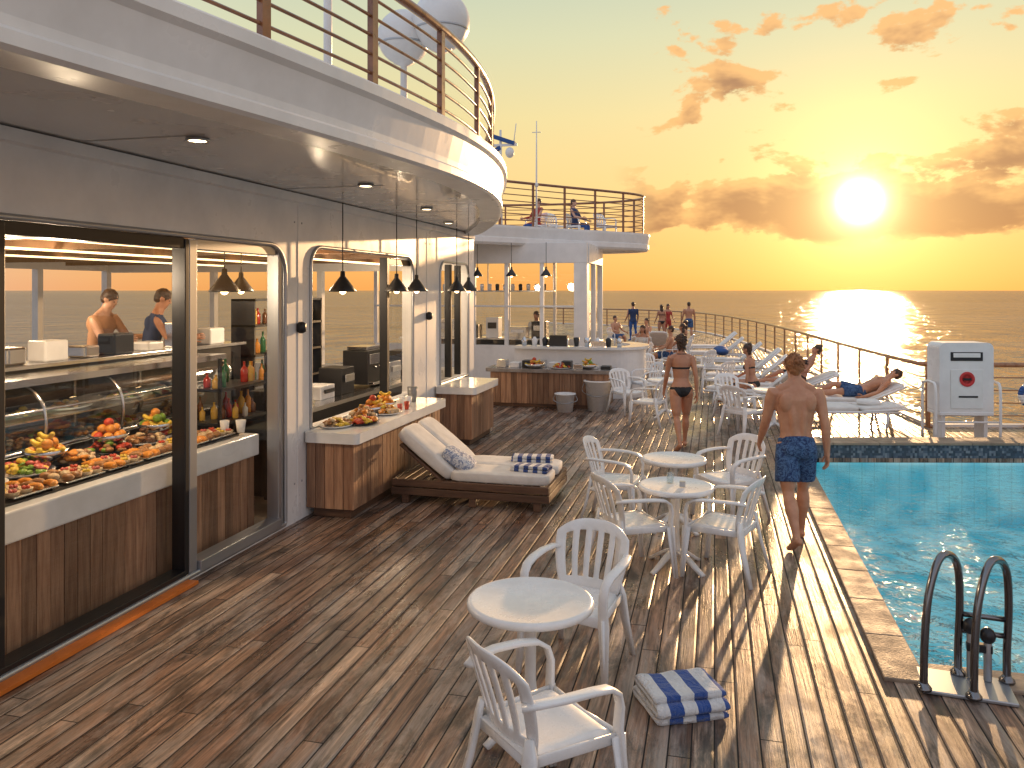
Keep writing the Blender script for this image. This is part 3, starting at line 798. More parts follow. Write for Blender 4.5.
def dome(X,D,z,r):
    s_,t=cw(X,D); g=grp('satellite_dome',(s_,t,3.76)); m=M(); h=z-3.76
    m.lathe((0,0,0),[(.14,0),(.14,.03),(.06,.06),(.05,h-r*1.1),(.16,h-r*.98),(.16,h-r*.8)],0,16)
    m.ell((0,0,h),(r,r,r*1.03),0,28,20); m.lathe((0,0,h-r*.35),[(r*.95,0),(r*.965,.01),(r*.965,.03),(r*.93,.05)],1,28)
    m.obj('dome',[WHITE,GREY],g)
dome(-1.06,12,6.42,.43); dome(-1.65,12.2,6.25,.40)
s_,t=cw(-.3,20.9); g=grp('signal_mast',(s_,t,3.98)); m=M()
m.tube([(0,0,0),(0,0,2.6)],[.06,.03],0,10)
m.box((0,0,2.2),(.9,.06,.06),0); m.box((.05,0,2.35),(.7,.12,.10),1,R=Matrix.Rotation(.35,3,'Y')); m.box((-.2,0,2.05),(.45,.1,.1),1,R=Matrix.Rotation(-.4,3,'Y')); m.ell((.25,0,2.0),(.12,.12,.14),0); m.tube([(-.3,0,2.2),(-.3,0,2.8)],.012,0)
m.tube([(.35,0,2.2),(.42,0,2.75)],.012,0); m.obj('mast',[WHITE,BLUE],g)
s_,t=cw(.65,21.2); g=grp('whip_antenna',(s_,t,3.98)); m=M(); m.tube([(0,0,0),(0,0,1.2),(0,0,2.9)],[.03,.025,.012],0,8); m.tube([(-.12,0,2.6),(.12,0,2.6)],.012,0,6); m.ell((0,0,1.2),(.05,.05,.07),0); m.obj('antenna',WHITE,g)
s_,t=cw(-1.75,7.6); g=grp('lamp_post',(s_,t,3.76)); m=M(); m.tube([(0,0,0),(0,0,2.6)],.04,0,12); m.lathe((0,0,0),[(.1,0),(.1,.03),(.05,.06)],0,16); m.ell((0,0,2.65),(.1,.1,.08),0); m.obj('post',WHITE,g)

# ---------------------------------------------------------------- plastic furniture
def chairmesh():
    nu,nv=24,12
    b=M(); vs=[];fs=[]
    for j in range(nv+1):
        v=j/nv
        for i in range(nu+1):
            u=-1+2*i/nu
            vs.append((u*(.205+.055*math.sin(v*1.9)),-.205-.13*v**1.2+.085*u*u*(.4+.6*v),.42+.43*v*(1-.20*abs(u)**3)))
    for j in range(nv):
        for i in range(nu):
            q=i-2
            if 2<=j<nv-2 and 0<=q<20 and (q%4) in(1,2): continue
            fs.append((j*(nu+1)+i,j*(nu+1)+i+1,(j+1)*(nu+1)+i+1,(j+1)*(nu+1)+i))
    b.add(vs,fs,0,True)
    vs=[];fs=[];k=12
    for j in range(k+1):
        v=j/k
        for i in range(k+1):
            u=-1+2*i/k
            z=.425-.018*(1-u*u)*math.sin(v*math.pi)+.015*v-(max(0,v-.88)*.35)-(max(0,abs(u)-.83)*.18)
            vs.append((u*(.215+.035*v),-.225+.46*v,z))
    for j in range(k):
        for i in range(k): fs.append((j*(k+1)+i,j*(k+1)+i+1,(j+1)*(k+1)+i+1,(j+1)*(k+1)+i))
    b.add(vs,fs,0,True)
    me=baked(b.data('x',PLASTIC),[('SOLIDIFY',dict(thickness=.014,offset=0)),('BEVEL',dict(width=.004,segments=1,limit_method='ANGLE')),])
    m=M(); m.mesh(me,0,True)
    for sx in(-1,1):
        m.ribbon([(sx*.225,-.262,.66),(sx*.262,-.20,.672),(sx*.285,-.08,.672),(sx*.287,.06,.665),(sx*.28,.16,.65),(sx*.272,.215,.615),(sx*.266,.235,.55),(sx*.262,.228,.46),(sx*.268,.232,.38),(sx*.29,.268,0)],(1,0,0),[.05,.055,.06,.062,.06,.055,.055,.06,.07,.038],.022)
        m.ribbon([(sx*.20,-.205,.50),(sx*.215,-.215,.42),(sx*.232,-.245,.25),(sx*.258,-.315,0)],(1,.35*sx,0),[.04,.075,.06,.036],.026)
        m.ribbon([(sx*.268,.225,.42),(sx*.285,.255,.0)],(0,1,0),[.075,.03],.018)
        m.ribbon([(sx*.222,-.20,.41),(sx*.255,.225,.405)],(0,0,1),[.05,.05],.014)
    m.ribbon([(-.245,.232,.40),(0,.236,.395),(.245,.232,.40)],(0,0,1),[.07,.04,.07],.014)
    m.ribbon([(-.21,-.215,.40),(0,-.215,.395),(.21,-.215,.40)],(0,0,1),[.06,.04,.06],.014)
    return m.data('plastic_chair',PLASTIC)
CH=chairmesh()
def chair(X,D,dx,dD): inst('plastic_chair',CH,(*cw(X,D),0),hd(dx,dD))
def tablemesh(r):
    m=M()
    m.lathe((0,0,0),[(r-.04,.690),(r-.035,.675),(r-.012,.672),(r,.680),(r+.002,.700),(r-.006,.712),(r-.02,.716),(r-.03,.712),(.001,.711)],0,56)
    m.lathe((0,0,0),[(.09,.70),(.06,.66),(.034,.6),(.030,.3),(.04,.16),(.05,.12),(.03,.10)],0,20)
    for k in range(4):
        a=k*math.pi/2+.6; c,s_=math.cos(a),math.sin(a)
        m.ribbon([(c*.02,s_*.02,.15),(c*.12,s_*.12,.11),(c*.25,s_*.25,.03),(c*.30,s_*.30,.004)],(-s_,c,0),[.07,.06,.045,.04],.03)
        m.ribbon([(c*.03,s_*.03,.655),(c*(r-.06),s_*(r-.06),.682)],(0,0,1),[.05,.02],.014)
    return m.data('round_table',PLASTIC)
TA=tablemesh(.345); TB=tablemesh(.32)
def table(X,D,me=TA): inst('round_table',me,(*cw(X,D),0),.3)
table(.10,4.37); table(1.42,6.93,TB); table(1.63,8.05,TB)
chair(.14,3.66,.78,.50)
chair(.42,5.12,-.45,-.85)
chair(1.02,6.85,.95,.35)
chair(1.80,6.80,-.8,.55)
chair(1.08,8.35,.9,-.35)
chair(2.30,8.45,-.85,-.5)
chair(2.45,14.3,-.8,.5); chair(2.25,15.6,.5,-.8); chair(3.8,13.2,.8,.6); chair(4.05,14.6,.3,-.9); chair(2.9,17.2,-.8,-.3)
table(2.9,15.1); table(4.45,13.6)
chair(3.55,19.5,.7,-.6); chair(4.6,17.8,-.5,.6); chair(5.0,21,-.5,.6)
m=M(); m.lathe((0,0,.717),[(.03,0),(.032,.09),(.028,.09),(.026,.005)],0,14); m.obj('drinking_glass',CLGLASS,loc=(*cw(1.38,6.98),0))
m=M(); m.box((0,0,.74),(.05,.03,.045),0); m.obj('napkin_holder',GREY,loc=(*cw(1.46,6.85),0))

# sun loungers
def loungermesh(back=42):
    m=M()
    for sx in(-1,1):
        m.tube([(sx*.31,-.95,.32),(sx*.31,.95,.32)],.025,0,8)
        for y in(-.75,.7): m.tube([(sx*.31,y,.32),(sx*.33,y+.05,0)],[.025,.02],0,8)
    m.ell((0,.33,.37),(.31,.64,.045),1,24,10,e=.35)
    a=math.radians(back); R=Matrix.Rotation(-a,3,'X'); L=.39
    cy=-.31-L*math.cos(a); cz=.36+L*math.sin(a)
    m.ell((0,cy,cz),(.31,L,.045),1,24,10,R=R,e=.35)
    ey=-.31-2*L*math.cos(a); ez=.34+2*L*math.sin(a)
    for sx in(-1,1): m.tube([(sx*.31,-.3,.33),(sx*.31,ey,ez)],.022,0,8)
    if back>10:
        for sx in(-1,1): m.tube([(sx*.29,-.85,.32),(sx*.29,cy-.05,cz)],.015,0,8)
    return m.data('sun_lounger',[PLASTIC,CUSH])
LM=loungermesh(42); LF=loungermesh(3); LL=loungermesh(22)
def lounger(X,D,dx,dD,me=LM): inst('sun_lounger',me,(*cw(X,D),0),hd(dx,dD))
lounger(5.65,13.9,-1,.05,LF); lounger(6.2,15.0,-1,.1,LL); lounger(4.9,16.2,-.7,.6); lounger(5.9,17.2,-1,.15,LL)
for (X,D,a,b) in ((5.6,19,-.8,.3),(6.1,21,-.8,.2),(6.4,23.5,-.8,.2),(6.6,26,-.8,.2),(7.2,29,-.8,.1),(4.5,27,.3,.9),(5.6,30,.3,.9)): lounger(X,D,a,b)
m=M(); s_,t=cw(6.5,24.9); m.ell((0,0,.62),(.22,.55,.14),0,20,12,nz=.08,ns=4); m.obj('beach_towel',BLUE,loc=(s_,t,-.1))
m=M(); s_,t=cw(6.2,13.9); m.ell((0,0,.455),(.2,.16,.05),0,20,12,nz=.02,ns=8,e=.6); m.obj('rolled_towel',FABW,loc=(s_,t,0))

# bins
def bin_(X,D,r,h):
    m=M(); m.lathe((0,0,0),[(r*.75,.0),(r*.95,h*.94),(r*1.08,h*.95),(r*1.08,h),(r*.92,h),(r*.72,.02)],0,28)
    m.tube(catmull([(r*1.02,0,h*.9),(r*1.15,0,h*.6),(0,-r*1.05,h*.5),(-r*1.15,0,h*.6),(-r*1.02,0,h*.9)],4),.008,1,6)
    m.obj('waste_bin',[PLASTIC,GREY],loc=(*cw(X,D),0))
bin_(1.72,16.0,.27,.60); bin_(1.05,15.8,.2,.36)

# daybed
g=grp('wooden_daybed'); m=M()
x0,x1,y0,y1=-3.54,-1.72,8.42,9.5
for (a,b,c,d_) in ((x0,x1,y0,y0+.05),(x0,x1,y1-.05,y1),(x0,x0+.05,y0+.052,y1-.052),(x1-.05,x1,y0+.052,y1-.052)):
    m.bx(a,b,c,d_,.10,.18,0); m.bx(a+.004,b-.004,c+.004,d_-.004,.192,.27,0)
for a in (x0+.12,(x0+x1)/2,x1-.18):
    for b in (y0+.02,y1-.10): m.bx(a,a+.08,b,b+.08,.002,.098,0)
for i in range(16): m.bx(x0+.06+i*.104,x0+.14+i*.104,y0+.052,y1-.052,.252,.266,0)
R=Matrix.Rotation(math.radians(38),3,'Y')
m.box((-3.21,8.96,.46),(.62,.98,.03),0,R=R)
m.obj('frame',[DKWOOD],g,bevel=.006)
m=M()
m.ell((-2.31,8.70,.325),(.57,.235,.06),0,40,16,e=.28,nz=.012,ns=4); m.ell((-2.31,9.20,.325),(.57,.235,.06),0,40,16,e=.28,nz=.012,ns=4,seed=3)
for t in (8.71,9.20): m.ell((-3.16,t,.55),(.40,.235,.075),0,40,16,R=R,e=.3,nz=.014,ns=4,seed=t)
m.obj('cushions',CUSH,g)
m=M(); m.ell((0,0,0),(.20,.17,.07),0,30,14,R=Matrix.Rotation(.5,3,'Y'),e=.55,nz=.02); m.obj('pillow',patternmat('floral_fabric',(.12,.17,.32),(.72,.72,.72),16),g,loc=(-2.83,8.72,.47))
STR1=stripemat('blue_stripe_towel',.11,(.80,.80,.80),(.025,.07,.28),0,.5)
STR2=stripemat('wide_stripe_towel',.165,(.84,.84,.84),(.02,.085,.36),0,.52,.03,.05)
def towel(name,loc,rz,sx,sy,layers,lh,mat):
    # a towel folded back and forth: one continuous sheet, S-folded, with rumpled surface
    m=M(); path=[]
    for i in range(layers):
        z=lh*(i+.5)+.001; y0,y1=(-sy/2+.01*i,sy/2-.012*i)
        if i%2: y0,y1=y1,y0
        for k in range(13): path.append((y0+(y1-y0)*k/12,z))
        if i<layers-1:
            sgn=1 if y1>0 else -1
            for k in (1,2,3): path.append((y1+sgn*lh*.55*math.sin(math.pi*k/4),z+lh*k/4))
    th=lh*.46; rs=[]; nx=26
    N=len(path)
    for xi in range(nx+1):
        x=-sx/2+sx*xi/nx; ring_t=[]; ring_b=[]
        edge_=1-max(0,abs(2*xi/nx-1)-.88)/.12*.55
        for k,(y,z) in enumerate(path):
            a=path[max(k-1,0)]; b=path[min(k+1,N-1)]; ty,tz=b[0]-a[0],b[1]-a[1]; l=math.hypot(ty,tz) or 1; ny,nz_=-tz/l,ty/l
            wob=noise.noise(V((x*7,y*7,z*25)))*.011*(z/(lh*layers)+.3); wx=noise.noise(V((x*3,y*5,k*.11)))*.012
            h=th*edge_
            ring_t.append(V((x+wx,y+ny*h+noise.noise(V((x*6,z*30,3)))*.008,max(.002,z+nz_*h+wob))))
            ring_b.append(V((x+wx,y-ny*h,max(.001,z-nz_*h+wob))))
        rs.append(ring_t+ring_b[::-1])
    m.rings(rs,0,True,True)
    return m.obj(name,mat,loc=loc,rz=rz)
towel('striped_towel',(-2.08,9.22,.383),.12,.48,.22,2,.034,STR1)
towel('striped_towel',(-1.98,8.70,.383),-.1,.42,.20,2,.034,STR1)
s_,t=cw(.97,4.60); towel('striped_towel',(s_,t,.0),TH+.22,.43,.34,4,.036,STR2)

# pool ladder
g=grp('pool_ladder'); m=M()
def CP(X,D,z): s_,t=cw(X+.03,D-.10); return (s_,t,z)
for ox,od in((0,0),(.24,-.10)):
    m.tube(catmull([CP(2.42+ox,4.86+od,.02),CP(2.425+ox,4.86+od,.3),CP(2.46+ox,4.88+od,.58),CP(2.54+ox,4.92+od,.77),CP(2.63+ox,4.97+od,.79),CP(2.71+ox,5.02+od,.70),CP(2.735+ox,5.04+od,.48),CP(2.73+ox,5.05+od,.2),CP(2.73+ox,5.05+od,.02)],6),.023,0,12)
    for (a,b) in((2.42,4.86),(2.73,5.05)):
        c=CP(a+ox,b+od,.026); m.lathe(c,[(.045,0),(.045,.012),(.03,.03),(.024,.04)],0,16)
for z in(.30,.40):
    m.tube([CP(2.73,5.05,z),CP(2.97,4.95,z)],.017,0,8)
m.obj('handrails',CHROME,g)
m=M(); c=CP(2.70,4.92,.014); m.box(c,(.50,.32,.022),0,rz=TH-.35)
for (a,b,h) in ((2.78,5.0,.34),(2.86,4.96,.30)):
    m.tube([CP(a,b,.025),CP(a,b,h)],.024,0,10); m.ell(CP(a,b,h),(.045,.045,.05),1,12,8)
m.box(CP(2.82,4.98,.22),(.14,.05,.05),1,rz=TH-.35)
m.obj('base_plate',[GREY,DARK],g,bevel=.006)

# pool equipment cabinet
s_,t=cw(7.25,12.95); g=grp('pool_equipment_cabinet',(s_,t,0),TH-.05); m=M()
pr=rrect(-.42,.42,.42,1.56,.10,.05)
pl=plate(pr,[],.42,lambda c:(c.x,c.z,c.y)); m.add(pl.v,pl.f,0,False)
m.bx(-.36,-.30,-.15,.15,.0,.42,0); m.bx(.30,.36,-.15,.15,0,.42,0); m.bx(-.42,.42,-.22,.22,.40,.45,0)
m.box((0,-.215,1.34),(.50,.01,.14),1); m.box((0,-.222,1.36),(.42,.01,.07),2); m.box((.0,-.217,.82),(.5,.012,.62),2) 
R=Matrix.Rotation(math.pi/2,3,'X')
m.lathe((0,-.226,.98),[(.12,0),(.12,.01),(.078,.01),(.078,0)],3,28,R=R); m.box((0,-.236,.98),(.13,.01,.035),1); m.box((0.02,-.226,.70),(.3,.01,.03),1)
m.obj('housing',[WHITE,DARK,MARBLE,RED],g,bevel=.012)
m=M()
for sx in(-1,1): m.tube(catmull([(sx*.50,-.25,0),(sx*.50,-.25,.8),(sx*.50,-.12,.92),(sx*.50,.15,.9),(sx*.50,.2,.8),(sx*.50,.2,0)],5),.022,0,10)
m.tube([(-.5,-.25,.3),(.5,-.25,.3)],.015,0,8)
m.obj('guard_rails',WHITE,g)
s_,t=cw(8.66,13.35); g=grp('life_ring',(s_,t,.65),TH); m=M()
for k in range(24):
    a0=k*15; 
    m.tube([(.17*math.cos(math.radians(a0+j*5)),0,.17*math.sin(math.radians(a0+j*5))) for j in range(4)],.045,0 if (k//3)%2 else 1,12)
m.tube([(0,.09,-.65),(0,.09,.3)],.03,1,8); m.obj('ring',[BLUE,WHITE],g)

# ---------------------------------------------------------------- people
def person(name,loc,rz,H=1.76,fem=False,lean=0,legs=((20,8,0),(-18,22,30)),arms=((12,10,15),(-10,10,15)),hipz=None,skin=SKIN1,hair=HAIRA,hs='short',wear='shorts',wm=SHORTS,vox=.012,spread=4,hyaw=0,hpitch=0,muscle=True):
    g=grp(name,loc,rz)
    r=math.radians; ln=r(lean)
    side=V((1,0,0)); u=V((0,math.sin(ln),math.cos(ln))); fw=V((0,math.cos(ln),-math.sin(ln)))
    hwid=(.052 if not fem else .053)*H; L1,L2=.245*H,.243*H
    hip=V((0,0,0))
    def T(x,y,z): return hip+side*x*H+fw*y*H+u*z*H
    m=M()
    if fem: prof=[(-.055,.040,.040,.0),(-.03,.083,.060,-.004),(0,.096,.068,-.006),(.035,.092,.062,-.004),(.075,.072,.048,.0),(.105,.066,.045,.003),(.15,.072,.050,.004),(.20,.080,.058,.006),(.245,.082,.055,.0),(.28,.080,.045,-.004),(.302,.052,.036,-.006),(.318,.031,.030,-.004),(.35,.027,.028,.002),(.385,.026,.028,.006)]
    else: prof=[(-.055,.040,.040,0),(-.03,.078,.056,-.002),(0,.088,.062,-.004),(.035,.087,.058,-.002),(.075,.081,.052,0),(.11,.084,.053,.002),(.16,.094,.058,.002),(.21,.106,.064,.002),(.25,.110,.064,-.002),(.28,.104,.054,-.005),(.302,.068,.042,-.006),(.318,.042,.036,-.004),(.35,.035,.034,.002),(.385,.032,.033,.006)]
    m.loft([T(0,p[3],p[0]) for p in prof],[(p[1]*H,p[2]*H) for p in prof],side,0,24,.92)
    kk=.9 if fem else 1.0
    for sx in(-1,1):
        m.ell(T(sx*.042,-.030,-.012),(.047*H,.046*H,.050*H),0,14,10)
        if fem: m.ell(T(sx*.038,.042,.205),(.034*H,.034*H,.034*H),0)
        elif muscle:
            m.ell(T(sx*.045,.035,.235),(.05*H,.03*H,.038*H),0)
            m.loft([T(sx*.022,-.032,.03),T(sx*.024,-.037,.09),T(sx*.028,-.043,.17),T(sx*.03,-.040,.25)],[(.018*H,.020*H),(.021*H,.024*H),(.024*H,.026*H),(.016*H,.02*H)],side,0,10)
            m.ell(T(sx*.062,-.045,.235),(.036*H,.026*H,.052*H),0)
            m.loft([T(sx*.012,-.008,.352),T(sx*.045,-.012,.318),T(sx*.09,-.008,.296)],[(.02*H,.022*H),(.026*H,.024*H),(.02*H,.026*H)],fw,0,12)
    if fem:
        for sx in(-1,1): m.loft([T(sx*.010,-.004,.345),T(sx*.04,-.006,.308),T(sx*.08,-.005,.292)],[(.015*H,.016*H),(.018*H,.018*H),(.018*H,.02*H)],fw,0,12)
    hc=T(0,.010,.424); Rh=Matrix.Rotation(r(hyaw),3,'Z')@Matrix.Rotation(-ln*.6+r(hpitch),3,'X')
    def Hd(x,y,z): return hc+Rh@V((x*H,y*H,z*H))
    m.ell(Hd(0,-.004,.008),(.0425*H,.053*H,.050*H),0,20,14,Rh); m.ell(Hd(0,.016,-.028),(.034*H,.037*H,.040*H),0,16,12,Rh)
    m.loft([Hd(0,.045,.008),Hd(0,.058,-.008),Hd(0,.050,-.017)],[(.005*H,.006*H),(.009*H,.009*H),(.007*H,.005*H)],Rh@V((1,0,0)),0,8)
    for sx in(-1,1): m.ell(Hd(sx*.043,-.004,-.006),(.006*H,.013*H,.018*H),0,10,8,Rh@Matrix.Rotation(sx*.3,3,'Z'))
    m.ell(Hd(0,.045,-.048),(.014*H,.010*H,.010*H),0,10,8)
    lj=[]; lows=[]
    for i,sx in enumerate((-1,1)):
        a,kf,fp=[r(x) for x in legs[i]]; ab=r(spread)
        J=V((sx*hwid,0,0)); d1=V((sx*math.sin(ab)*.7,math.sin(a),-math.cos(a))).normalized(); K=J+d1*L1
        d2=V((sx*math.sin(ab)*.1,math.sin(a-kf),-math.cos(a-kf))).normalized(); A=K+d2*L2
        bk=(d2.cross(V((1,0,0)))).normalized()
        if bk.y>0: bk=-bk
        tk=1.06 if fem else 1.03
        m.tube([J+d1*(-.02*H),J+d1*.06*H,J+d1*.13*H,J+d1*.20*H,K+d1*-.01*H,K+d2*.02*H,K+d2*.06*H+bk*.008*H,K+d2*.095*H+bk*.008*H,K+d2*.16*H+bk*.002*H,A-d2*.02*H,A+d2*.015*H],
               [q*H for q in(.046*tk,.050*tk,.046*tk,.038*tk,.0305*kk,.0295*kk,.0345*kk,.0345*kk,.0245*kk,.0185*kk,.0185*kk)],0,14)
        ff=V((sx*.12,math.cos(fp),-math.sin(fp))).normalized(); fn=V((0,math.sin(fp),math.cos(fp)))
        m.loft([A-ff*.034*H-fn*.022*H,A-ff*.020*H-fn*.020*H,A+ff*.02*H-fn*.016*H,A+ff*.06*H-fn*.026*H,A+ff*.092*H-fn*.031*H,A+ff*.112*H-fn*.034*H],
               [(.012*H,.012*H),(.019*H,.020*H),(.020*H,.022*H),(.024*H,.016*H),(.026*H,.011*H),(.017*H,.007*H)],V((1,0,0)),0,12)
        lj.append((J,K,d1)); 
        lows+= [(A-ff*.034*H-fn*.036*H).z,(A+ff*.10*H-fn*.042*H).z]
    sw=(.098 if fem else .117); aw=.84 if fem else 1.05; hands=M()
    for i,sx in enumerate((-1,1)):
        a,b,e=[r(x) for x in arms[i]]
        J=T(sx*sw,-.004,.283)
        d1=V((sx*math.sin(b),math.sin(a)*math.cos(b),-math.cos(a)*math.cos(b))); E=J+d1*.172*H
        b2=b*.35; d2=V((sx*math.sin(b2),math.sin(a+e)*math.cos(b2),-math.cos(a+e)*math.cos(b2))); Wp=E+d2*.148*H
        m.tube([T(sx*(sw-.03),-.004,.285),J+V((0,0,0)),J+d1*.035*H,J+d1*.08*H,J+d1*.13*H,E,E+d2*.035*H,E+d2*.09*H,Wp,Wp+d2*.012*H],[q*H*aw for q in(.024,.0335,.033,.029,.0255,.0225,.0245,.020,.0145,.0145)],0,14)
        nrm=(V((-sx,0,0))-d2*(-sx*d2.x)).normalized(); wd=d2.cross(nrm).normalized()
        if wd.y<0: wd=-wd
        m.loft([Wp,Wp+d2*.018*H,Wp+d2*.04*H,Wp+d2*.055*H],[(.0150*H,.011*H),(.020*H,.011*H),(.0235*H,.0095*H),(.022*H,.007*H)],wd,0,12)
        for k,(off,ll) in enumerate(((.017,.041),(.006,.046),(-.006,.043),(-.017,.034))):
            p0=Wp+d2*.046*H+wd*off*H; c1=(d2+nrm*.25+wd*off*3).normalized(); c2=(d2+nrm*.8).normalized(); c3=(d2*.6+nrm*1.0).normalized()
            p1=p0+c1*ll*.45*H; p2=p1+c2*ll*.35*H; p3=p2+c3*ll*.28*H
            hands.tube([p0,p1,p2,p3],[.0050*H,.0050*H,.0044*H,.0030*H],0,7)
        q0=Wp+d2*.016*H+wd*.016*H; q1=q0+(d2*.6+wd*.8+nrm*.3).normalized()*.022*H; q2=q1+(d2+wd*.3+nrm*.4).normalized()*.018*H; q3=q2+(d2+nrm*.4).normalized()*.012*H
        hands.tube([q0,q1,q2,q3],[.0065*H,.0060*H,.0052*H,.0035*H],0,7)
    dz=hipz if hipz is not None else -min(lows)
    me=baked(m.data('x',skin),[('REMESH',dict(mode='VOXEL',voxel_size=vox)),('SMOOTH',dict(factor=.5,iterations=3 if vox<.009 else 2))])
    body=M(); 
    for v in me.vertices: body.v.append(tuple(v.co))
    for p in me.polygons:
        c=p.center; tz=c.dot(u)/H; ty=c.dot(fw)/H; tx=abs(c.x)/H; mi=0
        if wear=='bikini':
            if -.062<tz<.030 and tx<.105 and (ty>-.2):
                if tz>.008: mi=1
                elif ty<0 and tx<.018+.055*max(0,(tz+.058)/.066)**.7: mi=1
                elif ty>=0 and tx<.012+.06*max(0,(tz+.055)/.06): mi=1
            if .186<tz<.204 and tx<.090: mi=1
            if ty>.02 and .18<tz<.235 and tx<.07: mi=1
            if ty<0 and .315<tz<.322 and tx<.04: mi=1
        elif wear=='shirt':
            if -.06<tz<.31 and tx<.145: mi=1
            if tz<-.03: mi=2
        elif wear=='dress':
            if -.2<tz<.27 and tx<.12: mi=1
        body.f.append(tuple(p.vertices)); body.mi.append(mi); body.sm.append(True)
    for i in range(len(hands.f)):
        body.f.append([j+len(body.v) for j in hands.f[i]]); body.mi.append(0); body.sm.append(True)
    body.v+=hands.v
    body.obj('body',[skin,wm,BLUE],g,loc=(0,0,dz))
    if wear=='shorts':
        s_=M()
        s_.loft([T(0,0,-.05),T(0,-.004,-.03),T(0,-.007,0),T(0,-.004,.03),T(0,0,.044)],[(.06*H,.055*H),(.092*H,.070*H),(.099*H,.076*H),(.094*H,.066*H),(.091*H,.062*H)],side,0,24)
        for sx in(-1,1): s_.ell(T(sx*.042,-.032,-.014),(.052*H,.050*H,.055*H),0,14,10)
        for (J,K,d1) in lj:
            s_.tube([J-d1*.01*H,J+d1*.05*H,J+d1*.10*H,J+d1*.165*H,J+d1*.185*H],[.052*H,.060*H,.062*H,.062*H,.060*H],0,16)
        me=baked(s_.data('x',wm),[('REMESH',dict(mode='VOXEL',voxel_size=max(vox,.01))),('SMOOTH',dict(factor=.5,iterations=2))])
        q=M(); q.mesh(me,0,True)
        for k,(x,y,z) in enumerate(q.v):
            dd=noise.noise(V((x*16,y*16,z*7)))*.014; nn=V((x,y,0)).normalized() if abs(x)+abs(y)>.001 else V((0,0,0)); q.v[k]=(x+nn.x*dd,y+nn.y*dd,z)
        q.obj('swim_shorts',wm,g,loc=(0,0,dz))
    f=M()
    for sx in(-1,1): f.ell(Hd(sx*.017,.045,.002),(.006*H,.004*H,.0035*H),0,8,6)
    f.ell(Hd(0,.051,-.032),(.012*H,.004*H,.0035*H),1,8,6); f.obj('face_features',[EYEM,LIP],g,loc=(0,0,dz))
    h=M()
    nz=.020 if vox<.01 else .008
    h.ell(Hd(0,-.010,.016),(.0475*H,.0545*H,.0525*H),0,48,30,Rh,nz=nz,ns=34,seed=2)
    h.ell(Hd(0,-.024,-.012),(.041*H,.036*H,.036*H),0,34,20,Rh,nz=nz,ns=34,seed=5)
    if vox<.01:
        for k in range(150):
            a=random.uniform(0,6.28); b=random.uniform(-.35,1.5)
            pn=V((math.cos(a)*math.cos(b),math.sin(a)*math.cos(b),math.sin(b)))
            if pn.y>.55 and pn.z<.5: continue
            p=Hd(pn.x*.046,-.010+pn.y*.053,.014+pn.z*.051); tdir=Rh@(pn*.5+V((random.uniform(-.6,.6),-.2,-.55+random.uniform(-.3,.5))))
            tdir.normalize(); h.tube([p-tdir*.006,p+tdir*.012,p+tdir*.026],[.008,.006,.0015],0,5)
    if hs=='bun':
        h.ell(Hd(0,-.040,.050),(.028*H,.026*H,.026*H),0,24,14,Rh,nz=.012,ns=40,seed=9)
        for k in range(14):
            a=-1.1+k*.17; p=Hd(.040*math.sin(a),-.030*math.cos(a)-.01,-.02); h.tube([p,p+V((.004*math.sin(a*5),-.006,-.025*H-.02*random.random())),p+V((.01*math.sin(a*7),-.008,-.05*H-.03*random.random()))],[.009,.006,.002],0,6)
    if hs=='long':
        for k in range(16):
            a=-1.3+k*.17; p=Hd(.042*math.sin(a),-.040*math.cos(a),-.01); h.tube([p,p+u*(-.06*H)-fw*.012*H,p+u*(-.13*H)-fw*.010*H,p+u*(-.16*H-.02*random.random())-fw*.006*H],[.016,.018,.013,.004],0,6)
    h.obj('hair',hair,g,loc=(0,0,dz))
    return g
BIK=P('black_swimwear',(.012,.012,.014),.7)
SH1=P('white_shirt',(.62,.60,.57),.9); SH2=P('tan_shirt',(.50,.27,.15),.9); SH3=P('red_shirt',(.4,.05,.04),.9); SH4=P('navy_shirt',(.03,.05,.12),.9)
person('walking_man',(*cw(2.70,7.6),0),hd(.06,1),1.79,lean=4,legs=((-14,26,28),(18,10,-4)),arms=((18,8,20),(-14,9,14)),vox=.0075,spread=2)
person('walking_woman',(*cw(2.56,12.1),0),hd(-.02,1),1.71,True,lean=1,legs=((-14,20,26),(16,6,-4)),arms=((14,8,12),(-14,8,14)),skin=SKIN2,hair=HAIRB,hs='bun',wear='bikini',wm=BIK,vox=.0075,spread=1)
person('galley_worker',(-7.1,7.95,.68),math.radians(-80),1.72,lean=14,legs=((2,2,0),(-2,2,0)),arms=((35,8,60),(30,8,65)),skin=SKIN3,hair=HAIRB,wear='shirt',wm=SH2,hpitch=-22)
person('galley_worker',(-6.6,8.25,.68),math.radians(-55),1.72,lean=12,legs=((2,2,0),(-2,2,0)),arms=((35,8,60),(30,8,65)),skin=SKIN2,hair=HAIRB,wear='shirt',wm=SH4,hpitch=-22)
person('bar_worker',(-4.9,22.3,.05),math.radians(170),1.72,lean=5,legs=((2,2,0),(-2,2,0)),arms=((25,8,60),(20,8,65)),skin=SKIN2,hair=HAIRB,wear='shirt',wm=SH1,vox=.016,muscle=False)
sit=((85,85,0),(80,80,0))
person('seated_woman',(*cw(4.87,16.2),0),hd(-.7,.6),1.68,True,lean=8,legs=((82,40,20),(88,50,20)),arms=((-10,12,15),(30,12,30)),hipz=.50,skin=SKIN2,hair=HAIRB,hs='bun',wear='bikini',wm=BIK,vox=.012)
person('sunbather',(*cw(6.5,15.0),0),hd(-1,.1),1.74,lean=-66,legs=((88,0,0),(104,34,0)),arms=((45,14,30),(40,14,30)),hipz=.52,skin=SKIN1,hair=HAIRB,vox=.014)
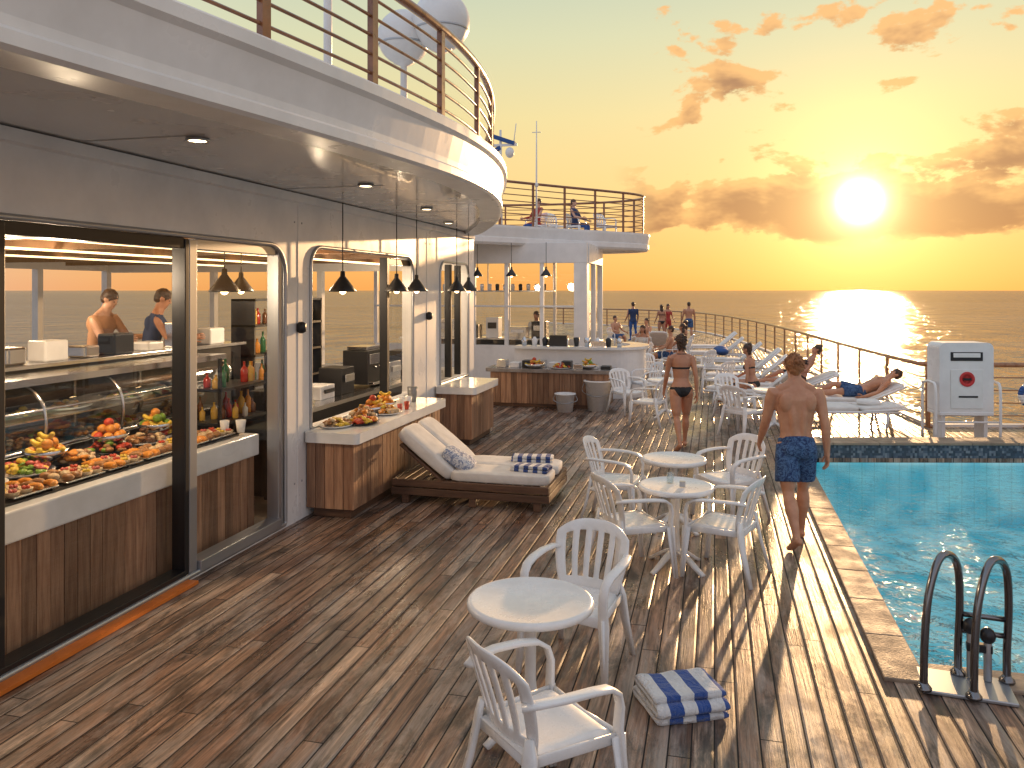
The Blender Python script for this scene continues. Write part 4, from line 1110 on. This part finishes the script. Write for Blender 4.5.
person('sunbather',(*cw(6.2,17.2),0),hd(-1,.15),1.66,True,lean=-30,legs=((86,0,0),(108,44,0)),arms=((35,14,30),(50,14,50)),hipz=.52,skin=SKIN2,hair=HAIRB,hs='bun',wear='bikini',wm=BIK,vox=.014)
far=[(5.75,38,-.3,1,0,'shirt',SH4),(7.1,38,-.2,1,1,'bikini',BIK),(8.4,38,.1,1,0,'shorts',SHORTS),(7.7,39.5,.4,-1,1,'dress',SH3)]
for i,(X,D,a,b,fm,wr,mt) in enumerate(far):
    person('standing_woman' if fm else 'standing_man',(*cw(X,D),0),hd(a,b),1.68 if fm else 1.8,bool(fm),legs=((4,4,0),(-4,4,0)),arms=((10,12,30),(5,12,20)),skin=[SKIN1,SKIN2][i%2],hair=HAIRB,hs='long' if fm else 'short',wear=wr,wm=mt,vox=.02,muscle=False)
for i,(X,D,a,b,fm,wr,mt) in enumerate([(4.3,33,.6,-.8,0,'shorts',SHORTS),(6.0,28,-.8,.4,1,'bikini',BIK),(5.0,30,-.7,-.6,0,'shorts',SHORTS),(3.9,24,-.5,-.9,1,'dress',SH1),(4.6,23.5,-.9,.2,0,'shorts',SHORTS),(5.3,25.2,-.9,.4,1,'bikini',BIK)]):
    person('seated_guest',(*cw(X,D),0),hd(a,b),1.7,bool(fm),lean=-6,legs=sit,arms=((30,10,40),(30,10,50)),hipz=.52,skin=[SKIN1,SKIN2][i%2],hair=HAIRB,hs='long' if fm else 'short',wear=wr,wm=mt,vox=.02,muscle=False)
    chair(X-a*.05,D-b*.05,a,b)
for i,(X,D,a,b,mt) in enumerate([(.77,25.0,-.8,-.5,SH3),(2.0,25.2,.8,-.4,SH4)]):
    s_,t=cw(X,D); person('seated_guest',(s_,t,3.98),hd(a,b),1.66,False,lean=-6,legs=sit,arms=((30,10,40),(30,10,50)),hipz=.48,skin=SKIN3,hair=HAIRB,wear='shirt',wm=mt,vox=.02,muscle=False)
    inst('plastic_chair',CH,(s_,t,3.985),hd(a,b))
for (X,D) in ((1.4,25.1),(2.9,25.0)): inst('plastic_chair',CH,(*cw(X,D),3.985),hd(.6,-.6))
